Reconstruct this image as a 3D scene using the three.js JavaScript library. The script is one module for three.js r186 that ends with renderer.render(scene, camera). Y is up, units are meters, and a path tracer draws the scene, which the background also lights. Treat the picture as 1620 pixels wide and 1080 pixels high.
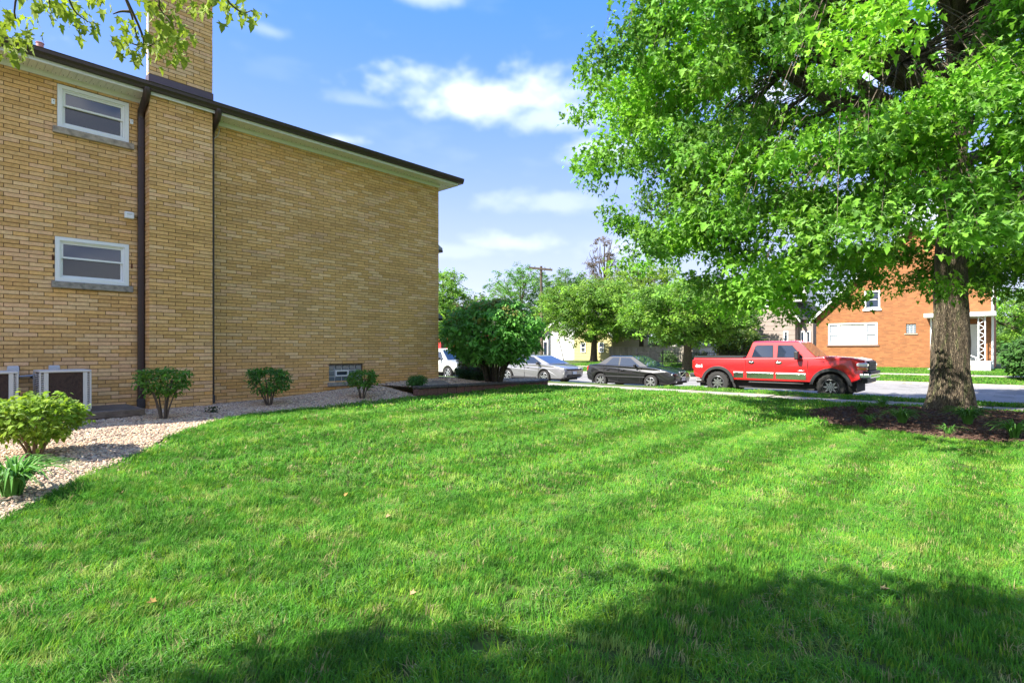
import * as THREE from 'three';
import { mergeGeometries, toCreasedNormals } from 'three/addons/utils/BufferGeometryUtils.js';
import { RoundedBoxGeometry } from 'three/addons/geometries/RoundedBoxGeometry.js';
import { FontLoader } from 'three/addons/loaders/FontLoader.js';
import { TextGeometry } from 'three/addons/geometries/TextGeometry.js';
import { createNoise2D, createNoise3D } from 'simplex-noise';

// ---------------------------------------------------------------- camera, sky, sun, exposure
const scene = new THREE.Scene();
const EYE = 1.7;
const camera = new THREE.PerspectiveCamera(63.6, 1024 / 682, 0.05, 3000);
camera.position.set(0, EYE, 0);
camera.lookAt(0, EYE, -10);
camera.setViewOffset(1620, 1080, 0, -13, 1620, 1080);
const renderer = new THREE.WebGLRenderer({ antialias: true });
renderer.toneMapping = THREE.LinearToneMapping;
renderer.toneMappingExposure = 4.0;
renderer.shadowMap.enabled = true;
const sun = new THREE.DirectionalLight(new THREE.Color(1, 0.95, 0.86), 3.65);
sun.name = 'sun';
sun.position.set(-0.9165, 1, 0.519).multiplyScalar(60);
sun.castShadow = true;
Object.assign(sun.shadow.camera, { left: -60, right: 60, top: 60, bottom: -60, near: 1, far: 200 });
sun.shadow.mapSize.set(4096, 4096);
scene.add(sun, sun.target);

function rng(seed) { let a = seed >>> 0; return () => { a = (a + 0x6d2b79f5) | 0; let t = Math.imul(a ^ (a >>> 15), 1 | a); t = (t + Math.imul(t ^ (t >>> 7), 61 | t)) ^ t; return ((t ^ (t >>> 14)) >>> 0) / 4294967296; }; }
const n2 = createNoise2D(rng(11)), n3 = createNoise3D(rng(12));
const sstep = (a, b, x) => { const t = Math.min(1, Math.max(0, (x - a) / (b - a))); return t * t * (3 - 2 * t); };
const lerp = (a, b, t) => a + (b - a) * t;
const V3 = (x, y, z) => new THREE.Vector3(x, y, z);

{ // computed sky: clear blue air that pales towards the horizon, thin clouds in view, denser ones added out of view to lift the shade
  const W = 2048, H = 1024, data = new Float32Array(W * H * 4), K = 1.2 / 3;
  const fbm = (x, y, z, o) => { let s = 0, a = 0.5, f = 1; for (let i = 0; i < o; i++) { s += a * n3(x * f, y * f, z * f); a *= 0.52; f *= 2.05; } return s; };
  const R = rng(5), clouds = [];
  const toDir = (px, py) => { const x = (px - 810) / 871, y = (553 - py) / 871; return [Math.atan2(-1, x), Math.atan2(y, Math.hypot(1, x))]; };
  const put = (px, py, w, h, d) => { const [az, el] = toDir(px, py); clouds.push([az, el, w / 871, h / 871, d]); };
  put(780, 162, 175, 50, 0.46); put(880, 185, 130, 34, 0.3); put(955, 246, 80, 26, 0.36); put(880, 325, 140, 24, 0.16); put(820, 386, 100, 20, 0.2); put(720, 400, 90, 18, 0.1); put(690, -6, 70, 20, 0.28);
  put(530, 220, 40, 10, 0.32); put(560, 160, 60, 14, 0.12); put(425, 48, 34, 14, 0.16); put(1010, 395, 130, 24, 0.2); put(1350, 120, 200, 44, 0.55); put(1500, 330, 220, 38, 0.5); put(1200, 250, 130, 28, 0.5); put(300, 330, 190, 38, 0.55); put(60, 150, 140, 34, 0.2);
  for (let i = 0; i < 90; i++) { const az = -Math.PI / 2 + 0.85 + R() * (2 * Math.PI - 1.7), el = 0.1 + 0.75 * R() ** 1.4, s = 0.7 + 1.1 * R(); clouds.push([az > Math.PI ? az - 2 * Math.PI : az, el, 0.17 * s, 0.055 * s * (0.7 + 0.6 * R()), 0.5 + 0.5 * R()]); }  // unseen denser clouds, added to brighten the shaded surfaces
  const sd = sun.position.clone().normalize();
  for (let r = 0; r < H; r++) {
    const el = ((r + 0.5) / H - 0.5) * Math.PI, sy = Math.sin(el), cy = Math.cos(el);
    const hz = Math.exp(-((Math.max(0, sy) / 0.3) ** 1.4)), zn = sstep(0.25, 0.95, sy);
    for (let c = 0; c < W; c++) {
      const az = ((c + 0.5) / W - 0.5) * 2 * Math.PI, x = Math.cos(az) * cy, z = Math.sin(az) * cy;
      const cs = x * sd.x + sy * sd.y + z * sd.z, glow = 0.9 * Math.exp(-(1 - cs) / 0.055) + 0.16 * Math.exp(-(1 - cs) / 0.35);
      let col = [lerp(0.022, 0.68, hz) + glow, lerp(0.215, 0.725, hz) + glow * 0.97, lerp(0.8, 0.86, hz) + glow * 0.9];
      if (sy < 0) col = [0.25, 0.3, 0.2];
      else {
        let m = 0, sh = 0;
        for (const [ca, ce, w, h, d] of clouds) {
          let da = az - ca; if (da > Math.PI) da -= 2 * Math.PI; if (da < -Math.PI) da += 2 * Math.PI;
          const dx = da * cy / w, dy = (el - ce) / h;
          if (Math.abs(dx) > 2 || Math.abs(dy) > 2.4) continue;
          const q = 1 - Math.hypot(dx, dy < 0 ? dy * 1.5 : dy);
          const n = fbm(x * 10 + ca * 9, sy * 20, z * 10, 6);
          const v = sstep(-0.15, 1.05 + 0.25 * sstep(0.2, -0.9, dy), q * 1.2 + n * 0.75) * d * sstep(-1.1, -0.3, q);
          if (v > m) { m = v; sh = dy; }
        }
        m = Math.max(m, 0.03 * sstep(0.05, 0.7, fbm(x * 5 + 3, sy * 14, z * 5, 4)));
        const lit = 0.93 + 0.07 * sstep(-1, 0.8, sh);
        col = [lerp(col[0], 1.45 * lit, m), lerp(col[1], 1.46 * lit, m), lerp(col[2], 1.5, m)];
      }
      const o = (r * W + c) * 4; data[o] = col[0] * K; data[o + 1] = col[1] * K; data[o + 2] = col[2] * K; data[o + 3] = 1;
    }
  }
  const t = new THREE.DataTexture(data, W, H, THREE.RGBAFormat, THREE.FloatType);
  t.mapping = THREE.EquirectangularReflectionMapping; t.magFilter = t.minFilter = THREE.LinearFilter; t.needsUpdate = true;
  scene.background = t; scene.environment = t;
}

// ---------------------------------------------------------------- frame of the site: a runs along the side wall towards the street, b along the street to the right
const CA = 0.67184, SA = 0.7407, TH = Math.atan2(SA, CA), CAR = TH - Math.PI / 2;
const P = (a, b, y = 0) => V3(CA * a + SA * b, y, -(SA * a - CA * b));
const toAB = (x, Z) => [CA * x + SA * Z, SA * x - CA * Z];   // Z is the distance ahead

// ---------------------------------------------------------------- helpers
const used = new Map();
function numbered(name) { const k = used.get(name) || 0; used.set(name, k + 1); return k ? name + '_' + String(k).padStart(3, '0') : name; }
function mesh(name, geo, mat, parent) { const m = new THREE.Mesh(geo, mat); m.castShadow = m.receiveShadow = true; m.name = parent ? name : numbered(name); (parent || scene).add(m); return m; }
function part(name, parent) { const g = new THREE.Group(); g.name = name; parent.add(g); return g; }
function thing(name, label, category, pos, ry = 0, group) { const g = new THREE.Group(); g.name = numbered(name); g.position.copy(pos); g.rotation.y = ry; g.userData = { label, category }; if (group) g.userData.group = group; scene.add(g); return g; }
function tag(o, label, category, group) { o.userData.label = label; o.userData.category = category; if (group) o.userData.group = group; return o; }
const structure = (o) => { o.userData.kind = 'structure'; return o; };
const stuff = (o) => { o.userData.kind = 'stuff'; return o; };
function copies(name, geo, mat, list, parent) { // list of [matrix, color]
  const m = new THREE.InstancedMesh(geo, mat, list.length); m.name = parent ? name : numbered(name);
  list.forEach(([x, c], i) => { m.setMatrixAt(i, x); if (c) m.setColorAt(i, c); });
  m.castShadow = m.receiveShadow = true; (parent || scene).add(m); return stuff(m);
}
const box = (w, h, d, x = 0, y = 0, z = 0) => new THREE.BoxGeometry(w, h, d).translate(x, y, z);
const span = (x0, x1, y0, y1, z0, z1) => box(x1 - x0, y1 - y0, z1 - z0, (x0 + x1) / 2, (y0 + y1) / 2, (z0 + z1) / 2);
const rbox = (w, h, d, x = 0, y = 0, z = 0, r = 0.02, s = 2) => new RoundedBoxGeometry(w, h, d, s, Math.min(r, w / 2.01, h / 2.01, d / 2.01)).translate(x, y, z);
const cyl = (r0, r1, h, n = 12, x = 0, y = 0, z = 0) => new THREE.CylinderGeometry(r1, r0, h, n).translate(x, y, z);
function join(list) { return mergeGeometries(list.map((g) => { const q = g.index ? g.toNonIndexed() : g; for (const k of Object.keys(q.attributes)) if (!['position', 'normal', 'uv'].includes(k)) q.deleteAttribute(k); if (!q.attributes.uv) q.setAttribute('uv', new THREE.BufferAttribute(new Float32Array(q.attributes.position.count * 2), 2)); q.morphAttributes = {}; return q; })); }
function uvBox(g, s = 1) { // uv in metres from the dominant axis of each face
  const q = g.index ? g.toNonIndexed() : g, p = q.attributes.position, uv = new Float32Array(p.count * 2), A = V3(), B = V3(), C = V3();
  for (let i = 0; i < p.count; i += 3) {
    A.fromBufferAttribute(p, i); B.fromBufferAttribute(p, i + 1); C.fromBufferAttribute(p, i + 2);
    const n = B.clone().sub(A).cross(C.clone().sub(A)), x = Math.abs(n.x), y = Math.abs(n.y), z = Math.abs(n.z);
    [A, B, C].forEach((v, k) => { const t = x > y && x > z ? [v.z, v.y] : y > z ? [v.x, v.z] : [v.x, v.y]; uv[(i + k) * 2] = t[0] * s; uv[(i + k) * 2 + 1] = t[1] * s; });
  }
  q.setAttribute('uv', new THREE.BufferAttribute(uv, 2)); return q;
}
function tube(points, radii, n = 6) { // tapered, bent limb
  const pos = [], idx = [], uv = [], m = points.length; let up = V3(0.3, 0.1, 0.95).normalize(), L = 0;
  for (let i = 0; i < m; i++) {
    const d = points[Math.min(m - 1, i + 1)].clone().sub(points[Math.max(0, i - 1)]).normalize();
    let s = up.clone().sub(d.clone().multiplyScalar(up.dot(d))); if (s.lengthSq() < 1e-4) s = V3(1, 0, 0).sub(d.clone().multiplyScalar(d.x)); s.normalize(); up = s.clone();
    const t = d.clone().cross(s); if (i) L += points[i].distanceTo(points[i - 1]);
    for (let k = 0; k <= n; k++) { const a = (k / n) * Math.PI * 2, v = points[i].clone().addScaledVector(s, Math.cos(a) * radii[i]).addScaledVector(t, Math.sin(a) * radii[i]); pos.push(v.x, v.y, v.z); uv.push((k / n) * 2 * Math.PI * radii[0], L); }
  }
  for (let i = 0; i < m - 1; i++) for (let k = 0; k < n; k++) { const a = i * (n + 1) + k, b = a + n + 1; idx.push(a, a + 1, b, a + 1, b + 1, b); }
  const g = new THREE.BufferGeometry(); g.setAttribute('position', new THREE.Float32BufferAttribute(pos, 3)); g.setAttribute('uv', new THREE.Float32BufferAttribute(uv, 2)); g.setIndex(idx); g.computeVertexNormals(); return g.toNonIndexed();
}
const bez = (a, b, c, t) => V3(lerp(lerp(a.x, b.x, t), lerp(b.x, c.x, t), t), lerp(lerp(a.y, b.y, t), lerp(b.y, c.y, t), t), lerp(lerp(a.z, b.z, t), lerp(b.z, c.z, t), t));
const lin = (r, g, b) => new THREE.Color().setRGB(r, g, b);
function prism(outline, depth, bevel = 0) { const s = new THREE.Shape(outline.map(([x, y]) => new THREE.Vector2(x, y))); return new THREE.ExtrudeGeometry(s, { depth, bevelEnabled: bevel > 0, bevelSize: bevel, bevelThickness: bevel, bevelSegments: 2, curveSegments: 8 }); }
function frame(x0, x1, y0, y1, t, z0, z1) { return join([span(x0, x1, y1 - t, y1, z0, z1), span(x0, x1, y0, y0 + t, z0, z1), span(x0, x0 + t, y0 + t, y1 - t, z0, z1), span(x1 - t, x1, y0 + t, y1 - t, z0, z1)]); }

// ---------------------------------------------------------------- textures and materials
function tex(n, fn, srgb = true) {
  const d = new Uint8Array(n * n * 4);
  for (let j = 0; j < n; j++) for (let i = 0; i < n; i++) { const c = fn(i / n, j / n), o = (j * n + i) * 4; for (let k = 0; k < 3; k++) d[o + k] = Math.max(0, Math.min(255, (Array.isArray(c) ? c[k] : c) * 255)); d[o + 3] = 255; }
  const t = new THREE.DataTexture(d, n, n); t.wrapS = t.wrapT = THREE.RepeatWrapping; t.magFilter = THREE.LinearFilter; t.minFilter = THREE.LinearFilter; if (srgb) t.colorSpace = THREE.SRGBColorSpace; t.needsUpdate = true; return t;
}
const tor = (u, v, f, s = 0) => { const a = u * 2 * Math.PI, b = v * 2 * Math.PI, k = f / (2 * Math.PI); return n3(Math.cos(a) * k + s, Math.sin(a) * k + Math.cos(b) * k * 0.7 + s * 2, Math.sin(b) * k + s); };
const grit = (u, v, s) => 0.5 * tor(u, v, 6, s) + 0.3 * tor(u, v, 20, s + 3) + 0.35 * tor(u, v, 60, s + 7);
const rep = (t, sx, sy = sx) => { const c = t.clone(); c.repeat.set(sx, sy); c.needsUpdate = true; return c; };
const RT = rng(77);
const T = {
  speck: tex(512, (u, v) => { const g = 0.96 + 0.09 * grit(u, v, 1) - (RT() < 0.02 ? 0.3 * RT() : 0); return [g, g * 0.985, g * 0.96]; }),
  speckH: tex(512, (u, v) => 0.5 + 0.35 * grit(u, v, 2), false),
  plain: tex(512, (u, v) => 0.965 + 0.05 * grit(u, v, 4)),
  soil: tex(512, (u, v) => { const g = grit(u, v, 5), k = 0.5 + 0.4 * g; return [0.34 * k + 0.14, 0.38 * k + 0.17, 0.16 * k + 0.06]; }),
  concrete: tex(512, (u, v) => { const g = 0.92 + 0.08 * grit(u, v, 8) + (RT() - 0.5) * 0.06; return [g, g * 0.985, g * 0.955]; }),
  asphalt: tex(1024, (u, v) => { let g = 0.86 + 0.07 * grit(u, v, 9) + (RT() - 0.5) * 0.12; const c = Math.abs(tor(u, v, 5, 21) + 0.25 * tor(u, v, 18, 22)); if (c < 0.016) g *= 0.55; const p = sstep(0.45, 0.5, tor(u, v, 4, 33)); g *= 1 - 0.12 * p; return [g, g, g * 1.01]; }),
  bark: tex(512, (u, v) => { const r = Math.abs(tor(u, v * 0.35, 26, 41) + 0.5 * tor(u, v, 30, 42)), k = 0.5 + 0.6 * Math.min(1, r * 1.5) + 0.12 * tor(u, v, 60, 44), m = sstep(0.25, 0.6, tor(u, v, 5, 45)); return [k * lerp(0.95, 0.86, m), k * lerp(0.9, 0.92, m), k * lerp(0.82, 0.72, m)]; }),
  barkH: tex(512, (u, v) => { const r = Math.abs(tor(u, v * 0.35, 26, 41) + 0.5 * tor(u, v, 30, 42)); return Math.min(1, r * 1.4) * 0.85 + 0.1 * tor(u, v, 50, 43) + 0.08; }, false),
  stain: tex(512, (u, v) => { const g = 0.93 + 0.12 * grit(u, v, 51) - 0.12 * sstep(0.1, 0.8, tor(u, v, 7, 52)); return [g, g * 0.98, g * 0.95]; }),
  farBrick: tex(512, (u, v) => { const row = Math.floor(v * 32), x = u * 12 + (row % 2) * 0.5, k = x - Math.floor(x), j = v * 32 - row, h = Math.sin(row * 91.7 + (Math.floor(x) % 12) * 47.3) * 43758.5; const q = h - Math.floor(h); if (j < 0.13 || k < 0.035) return [0.72, 0.6, 0.47]; const t = 0.84 + 0.2 * q + 0.05 * grit(u, v, 61); return [t * 0.9, t * 0.64, t * 0.42]; }),
  shingle: tex(512, (u, v) => { const row = Math.floor(v * 16), x = u * 16 + (row % 2) * 0.5, h = Math.sin(row * 13.7 + Math.floor(x) * 7.3) * 4375.5, q = h - Math.floor(h); return (0.62 + 0.25 * q + 0.1 * grit(u, v, 71)) * (v * 16 - row < 0.1 ? 0.6 : 1); }),
};
const std = (o) => new THREE.MeshStandardMaterial(o), phys = (o) => new THREE.MeshPhysicalMaterial(o);
const M = {
  brick: std({ vertexColors: true, map: rep(T.speck, 2.2), bumpMap: rep(T.speckH, 2.2), bumpScale: 0.004, roughness: 0.9 }),
  mortar: std({ color: lin(0.19, 0.13, 0.075), map: rep(T.concrete, 1), roughness: 1 }),
  white: std({ color: lin(0.8, 0.8, 0.78), map: rep(T.plain, 0.7), roughness: 0.45 }),
  soffit: std({ color: lin(0.78, 0.77, 0.72), map: rep(T.plain, 0.9), roughness: 0.6 }),
  brown: std({ color: lin(0.045, 0.026, 0.022), map: rep(T.plain, 0.8), roughness: 0.42, metalness: 0.1 }),
  dark: std({ color: lin(0.02, 0.02, 0.02), roughness: 0.8 }),
  limestone: std({ color: lin(0.42, 0.36, 0.3), map: rep(T.stain, 1.2), bumpMap: rep(T.speckH, 3), bumpScale: 0.003, roughness: 0.95 }),
  greystone: std({ color: lin(0.33, 0.31, 0.28), map: rep(T.stain, 1.6), bumpMap: rep(T.speckH, 3), bumpScale: 0.006, roughness: 0.95 }),
  glass: phys({ color: lin(0.018, 0.028, 0.05), roughness: 0.03, specularIntensity: 1, clearcoat: 1, clearcoatRoughness: 0.02 }),  // blue in the base colour stands in for reflected sky
  screen: phys({ color: lin(0.012, 0.014, 0.016), roughness: 0.22, clearcoat: 0.55, clearcoatRoughness: 0.05 }),
  shingle: std({ color: lin(0.13, 0.115, 0.1), map: rep(T.shingle, 0.4), roughness: 0.95 }),
  concrete: std({ color: lin(0.4, 0.37, 0.32), map: rep(T.concrete, 0.7), bumpMap: rep(T.speckH, 2), bumpScale: 0.003, roughness: 0.95 }),
  kerb: std({ color: lin(0.42, 0.4, 0.36), map: rep(T.stain, 0.5), roughness: 0.95 }),
  road: std({ color: lin(0.34, 0.325, 0.3), map: rep(T.asphalt, 0.16), bumpMap: rep(T.speckH, 1.4), bumpScale: 0.004, roughness: 0.92 }),
  soil: std({ color: lin(0.75, 0.85, 0.6), map: rep(T.soil, 0.6), roughness: 1 }),
  gravelBase: std({ color: lin(0.3, 0.25, 0.19), map: rep(T.stain, 1.1), roughness: 1 }),
  mulchBase: std({ color: lin(0.045, 0.024, 0.017), map: rep(T.stain, 1.3), roughness: 1 }),
  bark: std({ color: lin(0.27, 0.225, 0.175), map: rep(T.bark, 1.15, 0.5), bumpMap: rep(T.barkH, 1.15, 0.5), bumpScale: 0.055, roughness: 0.95 }),
  twig: std({ color: lin(0.10, 0.075, 0.055), roughness: 0.9 }),
  farBark: std({ color: lin(0.12, 0.1, 0.08), map: rep(T.bark, 1.5, 0.7), roughness: 0.95 }),
  leaf: phys({ color: lin(1, 1, 1), roughness: 0.94, transmission: 0.52, thickness: 0, specularIntensity: 0.4, clearcoat: 0.08, clearcoatRoughness: 0.38 }),
  grass: phys({ color: lin(1, 1, 1), roughness: 0.94, transmission: 0.42, thickness: 0, specularIntensity: 0.3, clearcoat: 0.04, clearcoatRoughness: 0.42 }),
  strap: phys({ color: lin(0.1, 0.28, 0.03), roughness: 0.92, transmission: 0.4, thickness: 0, specularIntensity: 0.5, clearcoat: 0.08, clearcoatRoughness: 0.35 }),
  pebble: std({ color: lin(1, 1, 1), map: rep(T.speck, 1), roughness: 0.85 }),
  chip: std({ color: lin(1, 1, 1), roughness: 0.95 }),
  rubber: std({ color: lin(0.022, 0.021, 0.02), roughness: 0.85 }),
  chrome: std({ color: lin(0.75, 0.76, 0.78), roughness: 0.16, metalness: 1 }),
  alloy: std({ color: lin(0.62, 0.63, 0.65), roughness: 0.3, metalness: 0.9 }),
  trim: std({ color: lin(0.022, 0.022, 0.024), roughness: 0.5 }),
  lamp: phys({ color: lin(0.72, 0.74, 0.76), roughness: 0.08, metalness: 0.25, clearcoat: 1 }),
  redLamp: phys({ color: lin(0.45, 0.015, 0.012), roughness: 0.15, clearcoat: 1 }),
  amber: phys({ color: lin(0.7, 0.22, 0.03), roughness: 0.2, clearcoat: 1 }),
  plate: std({ color: lin(0.6, 0.66, 0.74), roughness: 0.5 }),
  iron: std({ color: lin(0.012, 0.012, 0.013), roughness: 0.5, metalness: 0.3 }),
};
const paint = (r, g, b, metal = 0) => phys({ color: lin(r, g, b), roughness: metal ? 0.35 : 0.4, metalness: metal, clearcoat: 1, clearcoatRoughness: 0.04 });
// ---------------------------------------------------------------- ground
function poly(xs, ys) { return (x) => { if (x <= xs[0]) return ys[0]; for (let i = 1; i < xs.length; i++) if (x <= xs[i]) return lerp(ys[i - 1], ys[i], (x - xs[i - 1]) / (xs[i] - xs[i - 1])); return ys[ys.length - 1]; }; }
const gravelEdge = poly([-6, -3, -0.5, 0.52, 1.16, 2.02, 2.6, 3.18, 3.6, 4.04, 4.6, 5.18, 6.33, 7.2, 7.9], [-2.9, -3.6, -4.7, -5.8, -6.72, -7.82, -8.58, -9.18, -9.5, -9.72, -9.82, -9.88, -10.12, -10.15, -10.17]);
const wallFoot = (a) => lerp(0.62, 0.9, sstep(4.2, 9.7, a));
const WALL_B = -11.857, CORNER = 10.02;
const MULCH = [14.35, -0.75, 2.75, 2.75];   // centre a, b and half sizes
const inMulch = (a, b, k = 1) => { const u = (a - MULCH[0]) / MULCH[2], v = (b - MULCH[1]) / MULCH[3]; return u * u + v * v < k * (1 + 0.08 * n2(a, b)); };
function H(a, b) {
  if (a > 20.62 && a < 31.08) return -0.15;
  if (a >= 31.08) return poly([31.08, 33.3, 34.8, 38, 60, 400], [0.22, 0.42, 0.47, 0.66, 0.62, 0.6])(a);
  let h = 0.2 + 0.38 * sstep(-2.5, -9.8, b) * (1 - 0.9 * sstep(12.2, 17.4, a)) + 0.018 * n2(a * 0.5, b * 0.5) + 0.008 * n2(a * 1.7, b * 1.7);
  if (b < -9.8 && a < 8.6) h = lerp(h, lerp(h, wallFoot(a) - 0.02, sstep(-9.8, -11.6, b)), 1 - sstep(7.7, 8.5, a));
  h += 0.1 * Math.exp(-((a - 15) ** 2 + (b + 0.9) ** 2) / 5);
  if (a > 18.5) h += 0.05 * sstep(18.9, 19.6, a) - 0.1 * sstep(19.6, 20.6, a);
  if (a < -12 || b > 25 || b < -45) h = Math.min(h, 0.4);
  return h;
}
const onGround = (x, Z) => { const [a, b] = toAB(x, Z); return H(a, b); };
{
  const axis = (lo, hi, s, far) => { const r = []; for (let k = 9; k >= 1; k--) r.push(lo - far * (k / 9) ** 2); for (let x = lo; x < hi; x += s) r.push(x); for (let k = 1; k <= 9; k++) r.push(hi + far * (k / 9) ** 2); return r; };
  let A = axis(-6, 40, 0.4, 500).filter((x) => Math.abs(x - 20.62) > 0.3 && Math.abs(x - 31.08) > 0.3); A.push(20.61, 20.63, 31.07, 31.085); A.sort((p, q) => p - q);
  const B = axis(-34, 14, 0.4, 500), pos = [], uv = [], idx = [];
  for (const a of A) for (const b of B) { const p = P(a, b, H(a, b)); pos.push(p.x, p.y, p.z); uv.push(a, b); }
  for (let i = 0; i < A.length - 1; i++) for (let j = 0; j < B.length - 1; j++) { const k = i * B.length + j; idx.push(k, k + B.length, k + 1, k + 1, k + B.length, k + B.length + 1); }
  const g = new THREE.BufferGeometry(); g.setAttribute('position', new THREE.Float32BufferAttribute(pos, 3)); g.setAttribute('uv', new THREE.Float32BufferAttribute(uv, 2)); g.setIndex(idx); g.computeVertexNormals();
  structure(mesh('ground', g, M.soil)).userData.label = 'grassy soil of the lawn reaching to the horizon';
}
function site(name, geos, mat) { const m = mesh(name, uvBox(Array.isArray(geos) ? join(geos) : geos), mat); m.rotation.y = TH; return structure(m); }
{ const g = span(20.9, 30.95, -0.2, 0, -160, 120), p = g.attributes.position; for (let i = 0; i < p.count; i++) if (p.getX(i) > 25) p.setY(i, p.getY(i) + 0.13); g.computeVertexNormals(); site('road', g, M.road); }
site('kerb', join([...Array(60)].map((_, i) => rbox(0.16, 0.33, 2.99, 20.82, 0.0 - 0.02, -130 + i * 3, 0.03, 2))), M.kerb).userData.label = 'near concrete kerb along the street';
site('kerb', join([...Array(60)].map((_, i) => rbox(0.16, 0.5, 2.99, 31.03, -0.02, -130 + i * 3, 0.03, 2))), M.kerb).userData.label = 'far concrete kerb along the street';
{ // pavements of separate slabs
  const near = structure(new THREE.Group()); near.name = 'pavement'; near.rotation.y = TH; scene.add(near);
  const far = structure(new THREE.Group()); far.name = 'pavement_001'; far.rotation.y = TH; scene.add(far);
  const R = rng(8);
  for (let i = 0; i < 34; i++) {
    const z = -34 + i * 1.32, s = mesh('slab', uvBox(rbox(1.3, 0.12, 1.305, 18.27, 0, 0, 0.01, 1)), M.concrete, near); s.position.set(0, Math.max(H(17.7, z), H(18.3, z), H(18.8, z)) - 0.052 + R() * 0.006, z);
    const f = mesh('slab', uvBox(rbox(1.3, 0.12, 1.305, 34.0, 0, 0, 0.01, 1)), M.concrete, far); f.position.set(0, 0.415 + R() * 0.006, z + 3);
  }
}
// ---------------------------------------------------------------- retaining wall and beds
const retain = new THREE.CatmullRomCurve3([[7.92, -10.2], [9.2, -10.24], [10.35, -10.5], [12, -10.9], [13.3, -11.2], [14.2, -11.45], [14.62, -11.85], [14.5, -12.4], [13.9, -12.95], [13.2, -13.6], [12.9, -14.6], [12.9, -16.5]].map(([a, b]) => V3(a, 0, b)));
const bedTop = (a) => lerp(0.86, 0.71, sstep(7.9, 14.4, a));
const bedPoly = [...retain.getSpacedPoints(50).map((p) => [p.x, p.z]), [10, -16.5], [10, -11.8], [7.92, -11.8]];
const inPoly = (pl, x, y) => { let c = false; for (let i = 0, j = pl.length - 1; i < pl.length; j = i++) if ((pl[i][1] > y) !== (pl[j][1] > y) && x < ((pl[j][0] - pl[i][0]) * (y - pl[i][1])) / (pl[j][1] - pl[i][1]) + pl[i][0]) c = !c; return c; };
const bedH = (a, b) => lerp(bedTop(a) - 0.03, wallFoot(a) - 0.01, sstep(-10.9, -11.8, b) * (1 - sstep(10.2, 11.5, a)));
{
  const s = new THREE.Shape(bedPoly.map(([a, b]) => new THREE.Vector2(a, b))), pts = s.getPoints(), tri = THREE.ShapeUtils.triangulateShape(pts, []), pos = [], uv = [];
  pts.forEach((p) => { const w = P(p.x, p.y, bedH(p.x, p.y)); pos.push(w.x, w.y, w.z); uv.push(p.x, p.y); });
  const g = new THREE.BufferGeometry(); g.setAttribute('position', new THREE.Float32BufferAttribute(pos, 3)); g.setAttribute('uv', new THREE.Float32BufferAttribute(uv, 2)); g.setIndex(tri.flat()); g.computeVertexNormals();
  const n = g.attributes.normal; if (n.getY(0) < 0) { g.setIndex(tri.map((t) => [t[0], t[2], t[1]]).flat()); g.computeVertexNormals(); }
  structure(mesh('raised_bed', g, M.gravelBase)).userData.label = 'raised gravel bed inside the low block wall';
  // strip of gravel ground from the lawn edge to the wall
  const q = [], u2 = [], ix = [], NA = 60, NB = 10;
  for (let i = 0; i <= NA; i++) { const a = -6 + (14.1 * i) / NA, e = gravelEdge(a); for (let j = 0; j <= NB; j++) { const b = lerp(e, -11.9, j / NB), w = P(a, b, H(a, b) + 0.012); q.push(w.x, w.y, w.z); u2.push(a, b); } }
  for (let i = 0; i < NA; i++) for (let j = 0; j < NB; j++) { const k = i * (NB + 1) + j; ix.push(k, k + 1, k + NB + 1, k + 1, k + NB + 2, k + NB + 1); }
  const g2 = new THREE.BufferGeometry(); g2.setAttribute('position', new THREE.Float32BufferAttribute(q, 3)); g2.setAttribute('uv', new THREE.Float32BufferAttribute(u2, 2)); g2.setIndex(ix); g2.computeVertexNormals();
  structure(mesh('gravel_bed', g2, M.gravelBase)).userData.label = 'gravel ground between the lawn and the tan brick wall';
  // the block wall itself
  const wall = thing('retaining_wall', 'low curved garden wall of dark capped reddish blocks in front of the round bush', 'garden wall', P(7.92, -10.2, 0.55), TH);
  const R = rng(21), L = retain.getLength(), N = Math.floor(L / 0.3);
  const bm = [lin(0.2, 0.095, 0.075), lin(0.17, 0.09, 0.075), lin(0.22, 0.115, 0.09)].map((c) => std({ color: c, map: rep(T.stain, 2), bumpMap: rep(T.speckH, 4), bumpScale: 0.008, roughness: 0.95 }));
  const cm = [lin(0.085, 0.075, 0.072), lin(0.1, 0.088, 0.08)].map((c) => std({ color: c, map: rep(T.stain, 2), bumpMap: rep(T.speckH, 4), bumpScale: 0.008, roughness: 0.95 }));
  for (let i = 0; i < N; i++) {
    const t = (i + 0.5) / N, p = retain.getPointAt(t), d = retain.getTangentAt(t), y = bedTop(p.x), ry = Math.atan2(-d.z, d.x);
    const b = mesh('block', uvBox(rbox(L / N - 0.008, 0.15, 0.2, 0, 0, 0, 0.012, 1)), bm[Math.floor(R() * 3)], wall); b.position.set(p.x - 7.92, y - 0.145 - 0.55, p.z + 10.2); b.rotation.y = ry;
    const b2 = mesh('block', uvBox(rbox(L / N - 0.008, 0.15, 0.2, 0, 0, 0, 0.012, 1)), bm[Math.floor(R() * 3)], wall); const p2 = retain.getPointAt(Math.min(1, (i + 1) / N)); b2.position.set(p2.x - 7.92, y - 0.298 - 0.55, p2.z + 10.2); b2.rotation.y = ry;
    const c = mesh('cap_stone', uvBox(rbox(L / N - 0.004, 0.068, 0.27, 0, 0, 0, 0.025, 2)), cm[Math.floor(R() * 2)], wall); c.position.set(p.x - 7.92, y - 0.034 - 0.55 + R() * 0.003, p.z + 10.2); c.rotation.y = ry;
  }
}
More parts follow.
